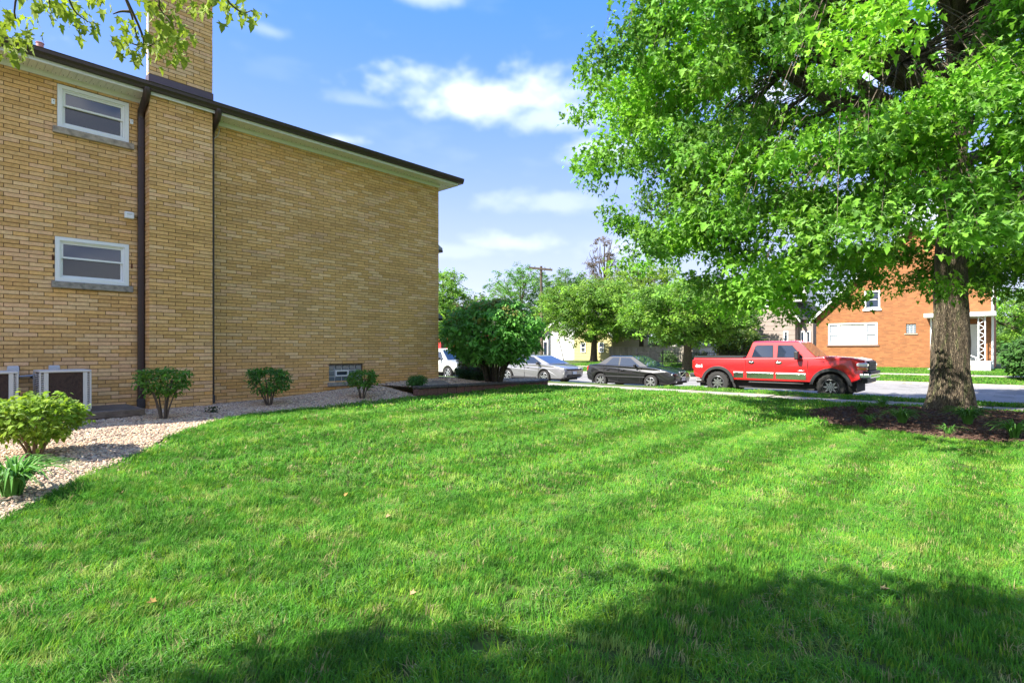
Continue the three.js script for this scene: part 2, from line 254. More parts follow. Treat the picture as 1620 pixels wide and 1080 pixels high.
{ // mulch ring round the maple
  const pos = [], uv = [], ix = [], NR = 8, NS = 48;
  for (let i = 0; i <= NR; i++) for (let k = 0; k < NS; k++) { const t = (k / NS) * 2 * Math.PI, r = (i / NR) * (1 + 0.04 * n2(Math.cos(t) * 2, Math.sin(t) * 2)), a = MULCH[0] + MULCH[2] * r * Math.cos(t), b = MULCH[1] + MULCH[3] * r * Math.sin(t), w = P(a, b, H(a, b) + 0.035 * (1 - (i / NR) ** 6) + (i === NR ? -0.03 : 0.01)); pos.push(w.x, w.y, w.z); uv.push(a, b); }
  for (let i = 0; i < NR; i++) for (let k = 0; k < NS; k++) { const k2 = (k + 1) % NS, o = i * NS; ix.push(o + k, o + k2, o + NS + k, o + k2, o + NS + k2, o + NS + k); }
  const g = new THREE.BufferGeometry(); g.setAttribute('position', new THREE.Float32BufferAttribute(pos, 3)); g.setAttribute('uv', new THREE.Float32BufferAttribute(uv, 2)); g.setIndex(ix); g.computeVertexNormals();
  if (g.attributes.normal.getY(NS * 3) < 0) { for (let i = 0; i < ix.length; i += 3) [ix[i + 1], ix[i + 2]] = [ix[i + 2], ix[i + 1]]; g.setIndex(ix); g.computeVertexNormals(); }
  structure(mesh('mulch_bed', g, M.mulchBase)).userData.label = 'dark mulch bed round the maple trunk';
}
const mulchH = (a, b) => H(a, b) + 0.045;

// ---------------------------------------------------------------- the tan brick apartment building; its own x is a, its own z points out of the side wall
const bld = thing('apartment_building', 'two storey tan brick apartment building with brown gutter and tall chimney', 'building', P(0, WALL_B, 0), TH);
const BRICK = [0.305, 0.0677, 0.0105];
const brickTone = (() => {
  const pal = [[0.62, 0.40, 0.165], [0.64, 0.425, 0.19], [0.65, 0.44, 0.215], [0.7, 0.5, 0.28], [0.59, 0.375, 0.145], [0.59, 0.375, 0.155], [0.66, 0.425, 0.18], [0.66, 0.44, 0.255]];
  return (r, x, y) => { const k = Math.floor(r() * 8), c = pal[k], q = r(), v = (q < 0.02 ? 0.84 : q > 0.975 ? 1.12 : 1) * (1.0 + 0.12 * r()) + 0.085 * n2(x * 0.45, y * 0.6) + 0.05 * n2(x * 1.8, y * 2.4); const o = 0.10 * sstep(1.5, 0.7, y) * (n2(x * 0.9, y * 3) > -0.3 ? 1 : 0.3); return [c[0] * v * (1.07 + o * 0.4), c[1] * v * (1.0 - o * 0.5), c[2] * v * (0.93 - o * 2)]; };
})();
function brickBox(w, h, d, col, u, v) {
  const g = new THREE.BoxGeometry(w, h, d).toNonIndexed(), p = g.attributes.position, uv = g.attributes.uv, c = new Float32Array(p.count * 3);
  for (let i = 0; i < p.count; i++) { uv.setXY(i, p.getX(i) + p.getZ(i) + u, p.getY(i) + p.getZ(i) * 0.3 + v); c.set(col, i * 3); }
  g.setAttribute('color', new THREE.BufferAttribute(c, 3)); return g;
}
function brickwork(parent, x0, x1, y0, y1, z, holes, seed, singles, near) { // running bond on a face that looks along +z
  const R = rng(seed), [L, C, J] = BRICK, all = [];
  for (let r = 0; y0 + r * C < y1 - 0.02; r++) {
    const yb = y0 + r * C, yt = Math.min(yb + C, y1), yc = (yb + yt) / 2;
    const cuts = holes.filter((h) => yc > h[2] && yc < h[3]).map((h) => [h[0], h[1]]);
    for (let x = x0 - (r % 2 ? 0.62 : 0) * L - (r % 6 === 4 ? 0.08 : 0); x < x1; x += L) {
      let segs = [[Math.max(x, x0), Math.min(x + L, x1)]];
      for (const [h0, h1] of cuts) segs = segs.flatMap(([p, q]) => (q <= h0 || p >= h1 ? [[p, q]] : [[p, h0], [h1, q]].filter(([i, j]) => j - i > 0)));
      for (const [p, q] of segs) if (q - p > 0.025) all.push([(p + q) / 2, yc, q - p - J, yt - yb - J]);
    }
  }
  const full = all.filter((b) => Math.abs(b[2] - L + J) < 1e-4 && Math.abs(b[3] - C + J) < 1e-3).sort((p, q) => near(p) - near(q)).slice(0, singles), own = new Set(full);
  const shapes = [...Array(14)].map((_, k) => brickBox(L - J, C - J, 0.09, brickTone(R, k * 3.1, 3 + (k % 3)), R() * 9, R() * 9));
  for (const b of full) { const m = mesh('brick', shapes[Math.floor(R() * 14)], M.brick, parent); m.position.set(b[0], b[1] + (R() - 0.5) * 0.0016, z - 0.045 + (R() - 0.5) * 0.004); }
  const pos = [], nor = [], uvs = [], col = [];
  for (const b of all) if (!own.has(b)) {
    const g = brickBox(b[2], b[3], 0.09, brickTone(R, b[0], b[1]), R() * 9, R() * 9), p = g.attributes.position, dy = (R() - 0.5) * 0.0016, dz = (R() - 0.5) * 0.004;
    for (let i = 0; i < p.count; i++) { pos.push(p.getX(i) + b[0], p.getY(i) + b[1] + dy, p.getZ(i) + z - 0.045 + dz); nor.push(g.attributes.normal.getX(i), g.attributes.normal.getY(i), g.attributes.normal.getZ(i)); uvs.push(g.attributes.uv.getX(i), g.attributes.uv.getY(i)); col.push(g.attributes.color.getX(i), g.attributes.color.getY(i), g.attributes.color.getZ(i)); }
  }
  const g = new THREE.BufferGeometry(); g.setAttribute('position', new THREE.Float32BufferAttribute(pos, 3)); g.setAttribute('normal', new THREE.Float32BufferAttribute(nor, 3)); g.setAttribute('uv', new THREE.Float32BufferAttribute(uvs, 2)); g.setAttribute('color', new THREE.Float32BufferAttribute(col, 3));
  stuff(mesh('brickwork', g, M.brick, parent));
}
const W1 = [1.71, 2.72, 5.44, 6.16], W2 = [1.68, 2.72, 2.85, 3.6], GB = [6.68, 7.58, 0.93, 1.345], PIER = [2.955, 4.02], PZ = 0.33;
{
  const wall = part('wall', bld), Y0 = 0.42, Y1 = 6.32, X0 = -7;
  const s = new THREE.Shape([[X0, Y0], [CORNER, Y0], [CORNER, Y1], [X0, Y1]].map(([x, y]) => new THREE.Vector2(x, y)));
  for (const [a, b, c, d] of [W1, W2, GB]) s.holes.push(new THREE.Path([[a, c], [a, d], [b, d], [b, c]].map(([x, y]) => new THREE.Vector2(x, y))));
  mesh('mortar', uvBox(new THREE.ExtrudeGeometry(s, { depth: 0.08, bevelEnabled: false }).translate(0, 0, -0.094)), M.mortar, wall);
  mesh('inner_wall', uvBox(span(X0, CORNER - 0.004, Y0, Y1, -13, -0.1)), M.mortar, wall);
  const cam = P(0, 0); const nearness = (b) => { const w = P(b[0], WALL_B); return Math.hypot(w.x, w.z, b[1] - EYE) * (w.x / -w.z < -0.95 ? 9 : 1); };
  brickwork(wall, X0, CORNER, Y0, Y1, 0, [W1, W2, GB, [PIER[0], PIER[1], 0, 9]], 31, 300, nearness);
  // front face bricks, seen from beside the corner
  const front = part('front_wall', bld); front.position.set(CORNER, 0, 0); front.rotation.y = Math.PI / 2;
  mesh('mortar', uvBox(span(0.1, 13, Y0, Y1, -0.09, -0.014)), M.mortar, front);
  brickwork(front, 0.0, 13, Y0, Y1, 0, [], 32, 0, () => 0);
  // chimney breast and chimney
  const ch = part('chimney', bld), [p0, p1] = PIER, top = 8.62;
  mesh('mortar', uvBox(join([span(p0 + 0.012, p1 - 0.012, Y0, 6.5, -0.3, PZ - 0.014), span(p0 + 0.012, p1 - 0.012, 6.5, top, PZ - 0.16, PZ - 0.014)])), M.mortar, ch);
  brickwork(ch, p0, p1, Y0, 6.34, PZ, [], 33, 170, nearness);
  brickwork(ch, p0, p1, 6.69, top, PZ, [], 34, 120, nearness);
  const sideG = (x, sgn, y0, y1, seed, d = PZ) => { const g = part('chimney_side', bld); g.position.set(x, 0, sgn > 0 ? 0 : PZ); g.rotation.y = (sgn * Math.PI) / 2; if (sgn > 0) brickwork(g, -PZ, -PZ + d, y0, y1, 0, [], seed, 0, () => 0); else { g.position.z = 0; brickwork(g, PZ - d, PZ, y0, y1, 0, [], seed, 0, () => 0); } };
  sideG(p0, -1, Y0, 6.34, 35); sideG(p1, 1, Y0, 6.34, 36); sideG(p0, -1, 6.69, top, 37, 0.17); sideG(p1, 1, 6.69, top, 38, 0.17);
  mesh('chimney_cap', uvBox(rbox(p1 - p0 + 0.12, 0.1, 0.3, (p0 + p1) / 2, top + 0.05, PZ - 0.09, 0.015, 1)), std({ color: lin(0.12, 0.09, 0.085), roughness: 0.8 }), ch);
  mesh('flashing', join([span(p0 - 0.012, p1 + 0.012, 6.42, 6.68, PZ - 0.03, PZ + 0.012), span(p0 - 0.012, p0 + 0.02, 6.42, 6.68, PZ - 0.18, PZ - 0.03), span(p1 - 0.02, p1 + 0.012, 6.42, 6.68, PZ - 0.18, PZ - 0.03)]), std({ color: lin(0.085, 0.06, 0.075), roughness: 0.45, metalness: 0.3 }), ch);
  mesh('corner_flashing', span(p0 - 0.02, p0 - 0.004, 6.7, top, PZ - 0.02, PZ + 0.006), M.white, ch);
}
{ // windows
  function sashWindow([x0, x1, y0, y1], sill, seed) {
    const w = part('window', bld), f = 0.06, ym = (y0 + y1) / 2 + 0.02;
    mesh('frame', join([frame(x0, x1, y0, y1, f, -0.085, 0.012), frame(x0 + f, x1 - f, y0 + f, y1 - f, 0.022, -0.085, -0.012)]), M.white, w);
    const i = f + 0.022;
    mesh('upper_sash', frame(x0 + i, x1 - i, ym, y1 - i, 0.03, -0.06, -0.028), M.white, w);
    mesh('lower_sash', frame(x0 + i, x1 - i, y0 + i, ym + 0.03, 0.03, -0.085, -0.062), M.white, w);
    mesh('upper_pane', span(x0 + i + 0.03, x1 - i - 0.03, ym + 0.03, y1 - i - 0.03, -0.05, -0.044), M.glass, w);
    mesh('lower_pane', span(x0 + i + 0.03, x1 - i - 0.03, y0 + i + 0.03, ym, -0.078, -0.072), M.screen, w);
    mesh('sill', uvBox(rbox(1.15, 0.112, 0.16, (x0 + x1) / 2 + 0.005, y0 - 0.057, -0.02, 0.01, 1)), sill, w);
    return w;
  }
  sashWindow(W1, M.limestone).userData.label = 'upper white framed window with pale stone sill';
  sashWindow(W2, M.greystone).userData.label = 'lower white framed window with weathered grey stone sill';
  for (const [x, y] of [[1.655, 5.84], [2.762, 5.84]]) { const b = mesh('shutter_clip', rbox(0.05, 0.09, 0.02, x, y, 0.012, 0.006, 1), M.white, bld); mesh('screw', new THREE.CylinderGeometry(0.007, 0.007, 0.006, 8).rotateX(Math.PI / 2).translate(x + 0.004, y + 0.01, 0.025), M.dark, b); }
  for (const [x, y] of [[1.65, 3.24], [2.765, 3.22]]) mesh('rusty_clip', rbox(0.022, 0.09, 0.02, x, y, 0.012, 0.004, 1), std({ color: lin(0.12, 0.035, 0.018), map: T.stain, roughness: 0.95 }), bld);
  const fx = part('alarm_box', bld); mesh('housing', rbox(0.15, 0.125, 0.06, 2.72, 4.13, 0.032, 0.02, 3), M.white, fx); mesh('vent', rbox(0.08, 0.03, 0.006, 2.72, 4.15, 0.063, 0.003, 1), std({ color: lin(0.55, 0.55, 0.55), roughness: 0.6 }), fx); mesh('cable', tube([V3(2.79, 4.12, 0.01), V3(2.83, 4.115, 0.012), V3(2.87, 4.12, 0.01)], [0.006, 0.006, 0.006], 5), M.trim, fx);
  // basement window of glass blocks
  const g = part('glass_block_window', bld), bm = phys({ color: lin(0.1, 0.125, 0.15), roughness: 0.12, clearcoat: 1, clearcoatRoughness: 0.06 }), jm = std({ color: lin(0.42, 0.43, 0.44), roughness: 0.9 }), [x0, x1, y0, y1] = GB, cw = (x1 - x0) / 5, rh = (y1 - y0) / 3;
  mesh('joint_backing', span(x0, x1, y0, y1, -0.1, -0.062), jm, g);
  for (let i = 0; i < 5; i++) for (let j = 0; j < 3; j++) { if (j === 1 && (i === 2 || i === 1)) continue; mesh('glass_block', rbox(cw - 0.03, rh - 0.03, 0.05, x0 + (i + 0.5) * cw, y0 + (j + 0.5) * rh, -0.062, 0.012, 2), bm, g); }
  mesh('vent_frame', frame(x0 + cw + 0.01, x0 + 3 * cw - 0.01, y0 + rh, y0 + 2 * rh, 0.024, -0.08, -0.025), M.white, g);
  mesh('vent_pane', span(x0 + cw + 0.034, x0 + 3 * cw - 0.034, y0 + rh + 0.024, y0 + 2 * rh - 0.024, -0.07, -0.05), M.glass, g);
  mesh('sill', uvBox(rbox(0.98, 0.095, 0.15, (x0 + x1) / 2, y0 - 0.047, -0.01, 0.012, 1)), M.greystone, g);
  mesh('lintel_angle', span(x0 - 0.04, x1 + 0.04, y1 - 0.008, y1 + 0.004, -0.09, 0.004), std({ color: lin(0.08, 0.05, 0.04), roughness: 0.9 }), g);
}
{ // eaves, gutter, downspouts and roof
  const Z1 = 0.38, X0 = -7.4, X1 = CORNER + 0.38, YS = 6.3;
  const sof = part('soffit', bld), R = rng(41), pg = rbox(0.098, 0.014, Z1 - 0.03, 0, 0, 0, 0.004, 1), hole = [];
  for (let x = -0.6; x < X1; x += 0.1012) if (x < PIER[0] - 0.06 || x > PIER[1] + 0.06) { const m = mesh('soffit_panel', pg, M.soffit, sof); m.position.set(x + 0.05, YS + (R() - 0.5) * 0.003, Z1 / 2 - 0.005); hole.push(box(0.008, 0.003, 0.03, x + 0.05, YS - 0.008, 0.1)); }
  mesh('vent_slots', join(hole), M.dark, sof);
  mesh('soffit_backing', span(X0, X1 - 0.02, YS + 0.014, YS + 0.03, -0.3, Z1 - 0.012), std({ color: lin(0.1, 0.09, 0.08), roughness: 0.9 }), sof);
  mesh('end_soffit', join([...Array(60)].map((_, i) => span(CORNER + 0.02, X1 - 0.03, YS - 0.006, YS + 0.006, -0.1 - i * 0.2, 0.09 - i * 0.2))), M.soffit, sof);
  mesh('frieze_board', join([span(X0, PIER[0] - 0.01, 6.215, 6.292, 0.006, 0.03), span(PIER[1] + 0.01, CORNER + 0.03, 6.215, 6.292, 0.006, 0.03), span(CORNER + 0.006, CORNER + 0.03, 6.215, 6.292, -12, 0.004)]), M.soffit, bld);
  mesh('fascia', join([span(X0, X1, YS - 0.012, 6.43, Z1 - 0.012, Z1 + 0.012), span(X1 - 0.012, X1 + 0.012, YS - 0.012, 6.43, -13, Z1 - 0.014)]), M.white, bld);
  const prof = [[0, 0], [0.075, 0], [0.085, 0.03], [0.11, 0.07], [0.115, 0.115], [0.125, 0.13], [0.105, 0.13], [0, 0.12]];
  const gg = prism(prof, X1 - X0 + 0.12).rotateY(-Math.PI / 2).scale(-1, 1, 1); // extrude along +x
  const ix = gg.index ? gg.toNonIndexed() : gg; const pp = ix.attributes.position; for (let i = 0; i < pp.count; i += 3) { const a = [pp.getX(i + 1), pp.getY(i + 1), pp.getZ(i + 1)]; pp.setXYZ(i + 1, pp.getX(i + 2), pp.getY(i + 2), pp.getZ(i + 2)); pp.setXYZ(i + 2, ...a); }
  ix.computeVertexNormals(); ix.translate(X0, 6.345, Z1 + 0.014);
  mesh('gutter', ix, M.brown, bld);
  mesh('end_gutter', span(X1 + 0.013, X1 + 0.12, 6.345, 6.475, -13, Z1 + 0.012), M.brown, bld);
  const spout = (x, name, z) => {
    const d = part('downspout', bld);
    mesh('pipe', join([rbox(0.1, 5.36, 0.075, x, 3.315, z, 0.012, 2), rbox(0.108, 0.05, 0.083, x, 3.2, z, 0.01, 1), rbox(0.108, 0.05, 0.083, x, 5.4, z, 0.01, 1)]), M.brown, d);
    mesh('elbow', tube([V3(x, 5.93, z), V3(x, 6.05, z + 0.02), V3(x, 6.2, Z1 - 0.02), V3(x, 6.3, Z1 + 0.06), V3(x, 6.37, Z1 + 0.06)], [0.058, 0.06, 0.06, 0.06, 0.058], 8), M.brown, d);
    mesh('shoe', rbox(0.12, 0.16, 0.1, x, 0.72, z + 0.005, 0.015, 1), std({ color: lin(0.06, 0.055, 0.052), roughness: 0.8 }), d);
  };
  spout(2.895, 'l', 0.06); spout(4.09, 'r', 0.06);
  const bits = part('cable_end', bld); mesh('cable', tube([V3(4.2, 6.22, 0.03), V3(4.23, 6.1, 0.1), V3(4.2, 5.98, 0.09), V3(4.13, 5.9, 0.1)], [0.008, 0.008, 0.008, 0.008], 6), std({ color: lin(0.5, 0.48, 0.45), roughness: 0.7 }), bits);
  // low hip roof
  const rz0 = Z1 + 0.1, rz1 = -13.5, rx0 = X0 - 0.05, rx1 = X1 + 0.1, ye = 6.47, zr = (rz0 + rz1) / 2, hr = ye + 0.17 * (rz0 - zr), ins = rz0 - zr;
  const v = { a: [rx0, ye, rz0], b: [rx1, ye, rz0], c: [rx1, ye, rz1], d: [rx0, ye, rz1], e: [rx0 + ins, hr, zr], f: [rx1 - ins, hr, zr] };
  const tri = ['abf', 'afe', 'bcf', 'cde', 'cef', 'dae'].flatMap((t) => [...t].flatMap((k) => v[k]));
  const rg = new THREE.BufferGeometry(); rg.setAttribute('position', new THREE.Float32BufferAttribute(tri, 3)); rg.computeVertexNormals();
  const roof = mesh('roof', uvBox(rg), M.shingle, bld);
  mesh('vent_pipe', join([cyl(0.055, 0.055, 0.6, 14, 1.63, 6.93, -1.14), new THREE.TorusGeometry(0.056, 0.01, 6, 14).rotateX(Math.PI / 2).translate(1.63, 7.23, -1.14)]), std({ color: lin(0.42, 0.2, 0.18), roughness: 0.7 }), roof);
  mesh('roof_vent', join([rbox(0.24, 0.03, 0.22, 2.8, 6.9, -0.64, 0.01, 1), rbox(0.16, 0.26, 0.16, 2.8, 6.76, -0.64, 0.01, 1)]), M.trim, roof);
  // small awning roofs over the front windows
  for (const y of [4.62, 2.62]) { const aw = part('awning', bld); const g = prism([[0, 0], [0.56, 0], [0.56, 0.05], [0.3, 0.2], [0, 0.27]], 1.7); mesh('awning_roof', g.translate(CORNER + 0.01, y, -2.2), std({ color: lin(0.32, 0.34, 0.36), roughness: 0.5, metalness: 0.3 }), aw); mesh('awning_edge', span(CORNER + 0.02, CORNER + 0.58, y - 0.07, y - 0.004, -2.21, -0.5), M.brown, aw); }
}
// ---------------------------------------------------------------- air conditioners, boxes and pad
{
  site('concrete_pad', uvBox(rbox(3.2, 0.12, 1.15, 1.05, 0.678, WALL_B + 0.75, 0.02, 1)), std({ color: lin(0.2, 0.16, 0.125), map: rep(T.stain, 0.7), bumpMap: rep(T.speckH, 2), bumpScale: 0.005, roughness: 1 })).userData.label = 'grey concrete pad under the air conditioners';
  const shell = std({ color: lin(0.6, 0.58, 0.54), map: rep(T.plain, 1.5), roughness: 0.5 }), coil = std({ color: lin(0.06, 0.035, 0.026), map: rep(T.stain, 2.4), bumpMap: rep(T.speckH, 6), bumpScale: 0.006, roughness: 0.85 });
  function unit(a, label) {
    const u = thing('air_conditioner', label, 'air conditioner', P(a, WALL_B + 0.98, 0.742), TH, 'air conditioners by the brick wall'), w = 0.6, h = 0.64, d = 0.6;
    mesh('base_pan', rbox(w, 0.04, d, 0, 0.02, 0, 0.01, 1), shell, u);
    mesh('core', span(-w / 2 + 0.02, w / 2 - 0.02, 0.04, h - 0.03, -d / 2 + 0.02, d / 2 - 0.02), coil, u);
    mesh('top_panel', rbox(w + 0.02, 0.035, d + 0.02, 0, h - 0.008, 0, 0.012, 2), shell, u);
    mesh('front_panel', uvBox(span(-0.2, 0.2, 0.04, h - 0.03, d / 2 - 0.022, d / 2 - 0.008)), coil, u);
    for (const s of [-1, 1]) {
      const lv = part('louvre_panel', u), z = d / 2 + 0.002; mesh('upright', join([span(s * 0.232 - 0.026, s * 0.232 + 0.026, 0.04, h - 0.026, z - 0.024, z), span(s * 0.296 - 0.006, s * 0.296 + 0.006, 0.04, h - 0.026, z - 0.03, z)]), shell, lv);
      for (let i = 0; i < 20; i++) mesh('slat', box(0.034, 0.011, 0.014).rotateX(0.5).translate(s * 0.274, 0.07 + i * 0.0272, z - 0.014), shell, lv);
      const ls = part('louvre_panel', u), x = s * (w / 2 + 0.002); mesh('upright', join([span(x - 0.01, x + 0.01, 0.04, h - 0.026, -0.3, -0.26), span(x - 0.01, x + 0.01, 0.04, h - 0.026, 0.27, 0.292)]), shell, ls);
      mesh('slat_bank', join([...Array(20)].map((_, i) => box(0.014, 0.011, 0.52).rotateZ(0.5).translate(x, 0.07 + i * 0.0272, 0.005))), shell, ls);
    }
  }
  unit(1.63, 'grey louvred air conditioner with brown front standing on the concrete pad'); unit(0.78, 'grey louvred air conditioner cut by the left edge of the photo');
  const bm = std({ color: lin(0.5, 0.52, 0.56), roughness: 0.5, metalness: 0.2 });
  function disc(a, y0, y1, label) { const b = thing('electrical_box', label, 'electrical box', P(a, WALL_B + 0.004, y0), TH, 'disconnect boxes on the brick wall'), h = y1 - y0; mesh('box_body', rbox(0.135, h, 0.09, 0, h / 2, 0.046, 0.008, 1), bm, b); mesh('cover', rbox(0.142, h * 0.55, 0.012, 0, h * 0.68, 0.098, 0.005, 1), bm, b); }
  disc(1.66, 1.2, 1.44, 'small grey electrical box on brick wall behind the complete air conditioner'); disc(1.15, 1.16, 1.44, 'small grey electrical box on brick wall at the left photo edge');
  const pipe = thing('refrigerant_pipe', 'grey conduit and black insulated pipes between the two air conditioners', 'pipe', P(1.3, WALL_B + 0.03, 0.75), TH);
  mesh('conduit', tube([V3(-0.1, 0.52, 0.03), V3(0.1, 0.53, 0.04), V3(0.36, 0.53, 0.04)], [0.014, 0.014, 0.014], 7), M.alloy, pipe);
  for (const k of [0, 1]) mesh('insulated_pipe', tube([V3(0.08 + k * 0.05, 0.52, 0.0), V3(0.1 + k * 0.05, 0.5, 0.09), V3(0.15 + k * 0.05, 0.35, 0.13), V3(0.22 + k * 0.04, 0.14, 0.2), V3(0.24 + k * 0.04, 0.1, 0.55)], [0.026, 0.028, 0.028, 0.028, 0.026], 7), M.rubber, pipe);
}
// ---------------------------------------------------------------- leaves and tufts
const _q = new THREE.Quaternion(), _s = V3(), _e = new THREE.Euler();
const place = (p, rx, ry, rz, s, sy = s) => new THREE.Matrix4().compose(p, _q.clone().setFromEuler(_e.set(rx, ry, rz, 'YXZ')), V3(s, sy, s));
function leafGeo(outline, fold, droop) { // outline half: points [x, y] from base to tip; leaf lies along +z, slightly folded on its rib
  const pos = [], idx = [], mid = [];
  const pts = [...outline.map(([x, y]) => [x, y]), ...outline.slice(1, -1).reverse().map(([x, y]) => [-x, y])];
  pos.push(0, 0.0, 0.45);
  for (const [x, y] of pts) pos.push(x, Math.abs(x) * fold - droop * y * y, y);
  for (let i = 0; i < pts.length; i++) idx.push(0, 1 + i, 1 + ((i + 1) % pts.length));
  const g = new THREE.BufferGeometry(); g.setAttribute('position', new THREE.Float32BufferAttribute(pos, 3)); g.setIndex(idx); g.computeVertexNormals(); return g.toNonIndexed();
}
const mapleLeaf = leafGeo([[0, 0], [0.12, 0.05], [0.36, -0.02], [0.26, 0.2], [0.5, 0.5], [0.2, 0.42], [0.22, 0.66], [0, 1]], 0.45, 0.35);
const ovalLeaf = leafGeo([[0, 0], [0.2, 0.25], [0.24, 0.55], [0, 1]], 0.3, 0.15);
const bareGeo = (g) => { g.deleteAttribute('uv'); return g; };
function spray(leaf, n, rad, size, hang, seed) { // a branchlet's bunch of leaves
  const R = rng(seed), list = [];
  for (let i = 0; i < n; i++) {
    const t = R() * Math.PI * 2, r = rad * Math.sqrt(R()), s = size * (0.7 + 0.6 * R()), p = V3(Math.cos(t) * r, (R() - 0.5) * rad * 1.1, Math.sin(t) * r);
    list.push(leaf.clone().applyMatrix4(place(p, hang + (R() - 0.5) * 1.1, R() * Math.PI * 2, (R() - 0.5) * 0.9, s)));
  }
  return bareGeo(mergeGeometries(list.map((g) => { if (g.attributes.uv) g.deleteAttribute('uv'); return g; })));
}
const leafTone = (R, base, vary = 0.25, yel = 0.15) => { const v = 1 - vary + 2 * vary * R(), y = yel * R() ** 2; return lin(base[0] * v + y * 0.16, base[1] * v + y * 0.12, base[2] * v); };

const boxy = (d, k = 2) => d.multiplyScalar(1 / (Math.abs(d.x) ** k + Math.abs(d.y) ** k + Math.abs(d.z) ** k) ** (1 / k));
// tree built from a trunk line, limbs that reach towards the crown's outline, twigs and bunches of leaves
function growTree(root, o) {
  const R = rng(o.seed), woods = [], samples = [], trunk = o.trunk.map((p) => V3(...p)), tc = new THREE.CatmullRomCurve3(trunk), NT = o.trunkSegs || 26, pts = [], rad = [];
  for (let i = 0; i <= NT; i++) { const t = i / NT, p = tc.getPoint(t); pts.push(p); rad.push(o.r0 * ((1 - t) ** 0.75 * 0.93 + 0.07) * (1 + (o.flare || 0) * Math.exp(-p.y / 0.28))); samples.push([p, rad[i], t]); }
  const tg = tube(pts, rad, o.sides || 20);
  if (o.lump) { const p = tg.attributes.position; for (let i = 0; i < p.count; i++) { const x = p.getX(i), y = p.getY(i), z = p.getZ(i), c = tc.getPoint(Math.min(1, Math.max(0, y / trunk[trunk.length - 1].y))), d = V3(x - c.x, 0, z - c.z), a = Math.atan2(d.z, d.x); const k = 1 + o.lump * (n3(Math.cos(a) * 1.4, y * 0.8, Math.sin(a) * 1.4) + 0.5 * Math.cos(a * 5 + 1.2 * n2(y, 2)) * Math.exp(-y / 0.5) + 0.35 * n3(Math.cos(a) * 4, y * 1.2, Math.sin(a) * 4)); p.setXYZ(i, c.x + d.x * k, y, c.z + d.z * k); } tg.computeVertexNormals(); }
  const trunkMesh = mesh('trunk', tg, o.bark, root);
  const C = V3(...o.center), E = V3(...o.radii);
  const inside = (p) => { const u = p.clone().sub(C).divide(E), k = o.box || 2; return Math.abs(u.x) ** k + Math.abs(u.y) ** k + Math.abs(u.z) ** k < 1 && p.y > (o.floor ? o.floor(p) : -9) && (!o.keep || o.keep(p)); };
  for (let i = 0; i < o.limbs; i++) {
    const az = i * 2.39996 + R() * 0.5, el = lerp(-0.35, 1.2, ((i * 0.618) % 1)), dir = V3(Math.cos(az) * Math.cos(el), Math.sin(el), Math.sin(az) * Math.cos(el));
    let tip = C.clone().add(boxy(dir, o.box).multiply(E).multiplyScalar(0.86 + 0.1 * R())); for (let k = 0; k < 12 && !inside(tip); k++) tip.lerp(C, 0.12);
    const h = Math.max(o.fork, Math.min(trunk[trunk.length - 1].y * 0.92, o.fork + (tip.y - o.fork) * (0.3 + 0.25 * R()))), k0 = samples.slice(0, NT + 1).reduce((m, s) => (Math.abs(s[0].y - h) < Math.abs(m[0].y - h) ? s : m));
    const a = k0[0].clone(), m = a.clone().lerp(tip, 0.5); m.y += (o.rise ?? 0.22) * a.distanceTo(tip) + (R() - 0.5); m.x += (R() - 0.5) * 1.2; m.z += (R() - 0.5) * 1.2;
    const lp = [], lr = [], r0 = Math.min(k0[1] * 0.6, o.r0 * 0.36 * (0.7 + 0.5 * R()));
    for (let k = 0; k <= 12; k++) { const t = k / 12, p = bez(a, m, tip, t); p.x += 0.12 * n2(k * 0.6, i * 3.1) * Math.min(1, k); p.y += 0.12 * n2(k * 0.6, i * 5.3 + 9) * Math.min(1, k); lp.push(p); lr.push(r0 * (1 - t) ** 0.8 + 0.012); if (k > 2) samples.push([p, lr[k], 1]); }
    woods.push(tube(lp, lr, 7));
  }
  const limbS = samples.filter((s) => s[2] >= (o.clumps ? 1 : 0.35)), list = [], col = o.tone;
  let made = 0; const ends = [];
  const reach = () => { const th = Math.acos(2 * R() - 1), ph = R() * 2 * Math.PI, rr = lerp(o.inner ?? 0.35, 1, R() ** 0.55), u = boxy(V3(Math.sin(th) * Math.cos(ph), Math.cos(th), Math.sin(th) * Math.sin(ph)), o.box); return C.clone().add(u.multiply(E).multiplyScalar(rr * (1 + 0.10 * n3(th * 3, ph * 2, o.seed)))); };
  const bad = (p) => !(p.y > (o.floor ? o.floor(p) : -9)) || (o.keep && !o.keep(p)) || n3(p.x * o.gap, p.y * o.gap * (o.gapY || 1.25), p.z * o.gap) < (o.gapAt ?? -0.25);
  for (let k = 0; k < (o.clumps || 0) * 12 && ends.length < o.clumps; k++) { const p = reach(); if (!bad(p)) ends.push([p, 0.66 + 0.6 * R(), 0.7 + 0.7 * R()]); }
  for (let tries = 0; made < o.twigs && tries < o.twigs * 12; tries++) {
    let p, tone = 0, grow = 1; if (o.clumps) { const [c, t, w] = ends[tries % ends.length], q = R() * 6.283, r = Math.sqrt(R()) * o.clumpR * w, out = V3(c.x - C.x, 0, c.z - C.z).normalize(); p = V3(c.x + Math.cos(q) * r, 0, c.z + Math.sin(q) * r); p.y = c.y - 0.35 * ((p.x - c.x) * out.x + (p.z - c.z) * out.z) - 0.25 * r * r + (R() - 0.5) * 0.28; tone = t; if (o.keep && !o.keep(p)) continue; } else { p = reach(); if (bad(p)) continue; }
    made++;
    let best = null, bd = 1e9; for (const s of limbS) { const d = s[0].distanceToSquared(p) + Math.max(0, s[0].y - p.y) * (o.clumps ? 1.6 : 0.6); if (d < bd) { bd = d; best = s; } }
    const a = best[0], m = a.clone().lerp(p, 0.55); m.y += 0.18 * a.distanceTo(p);
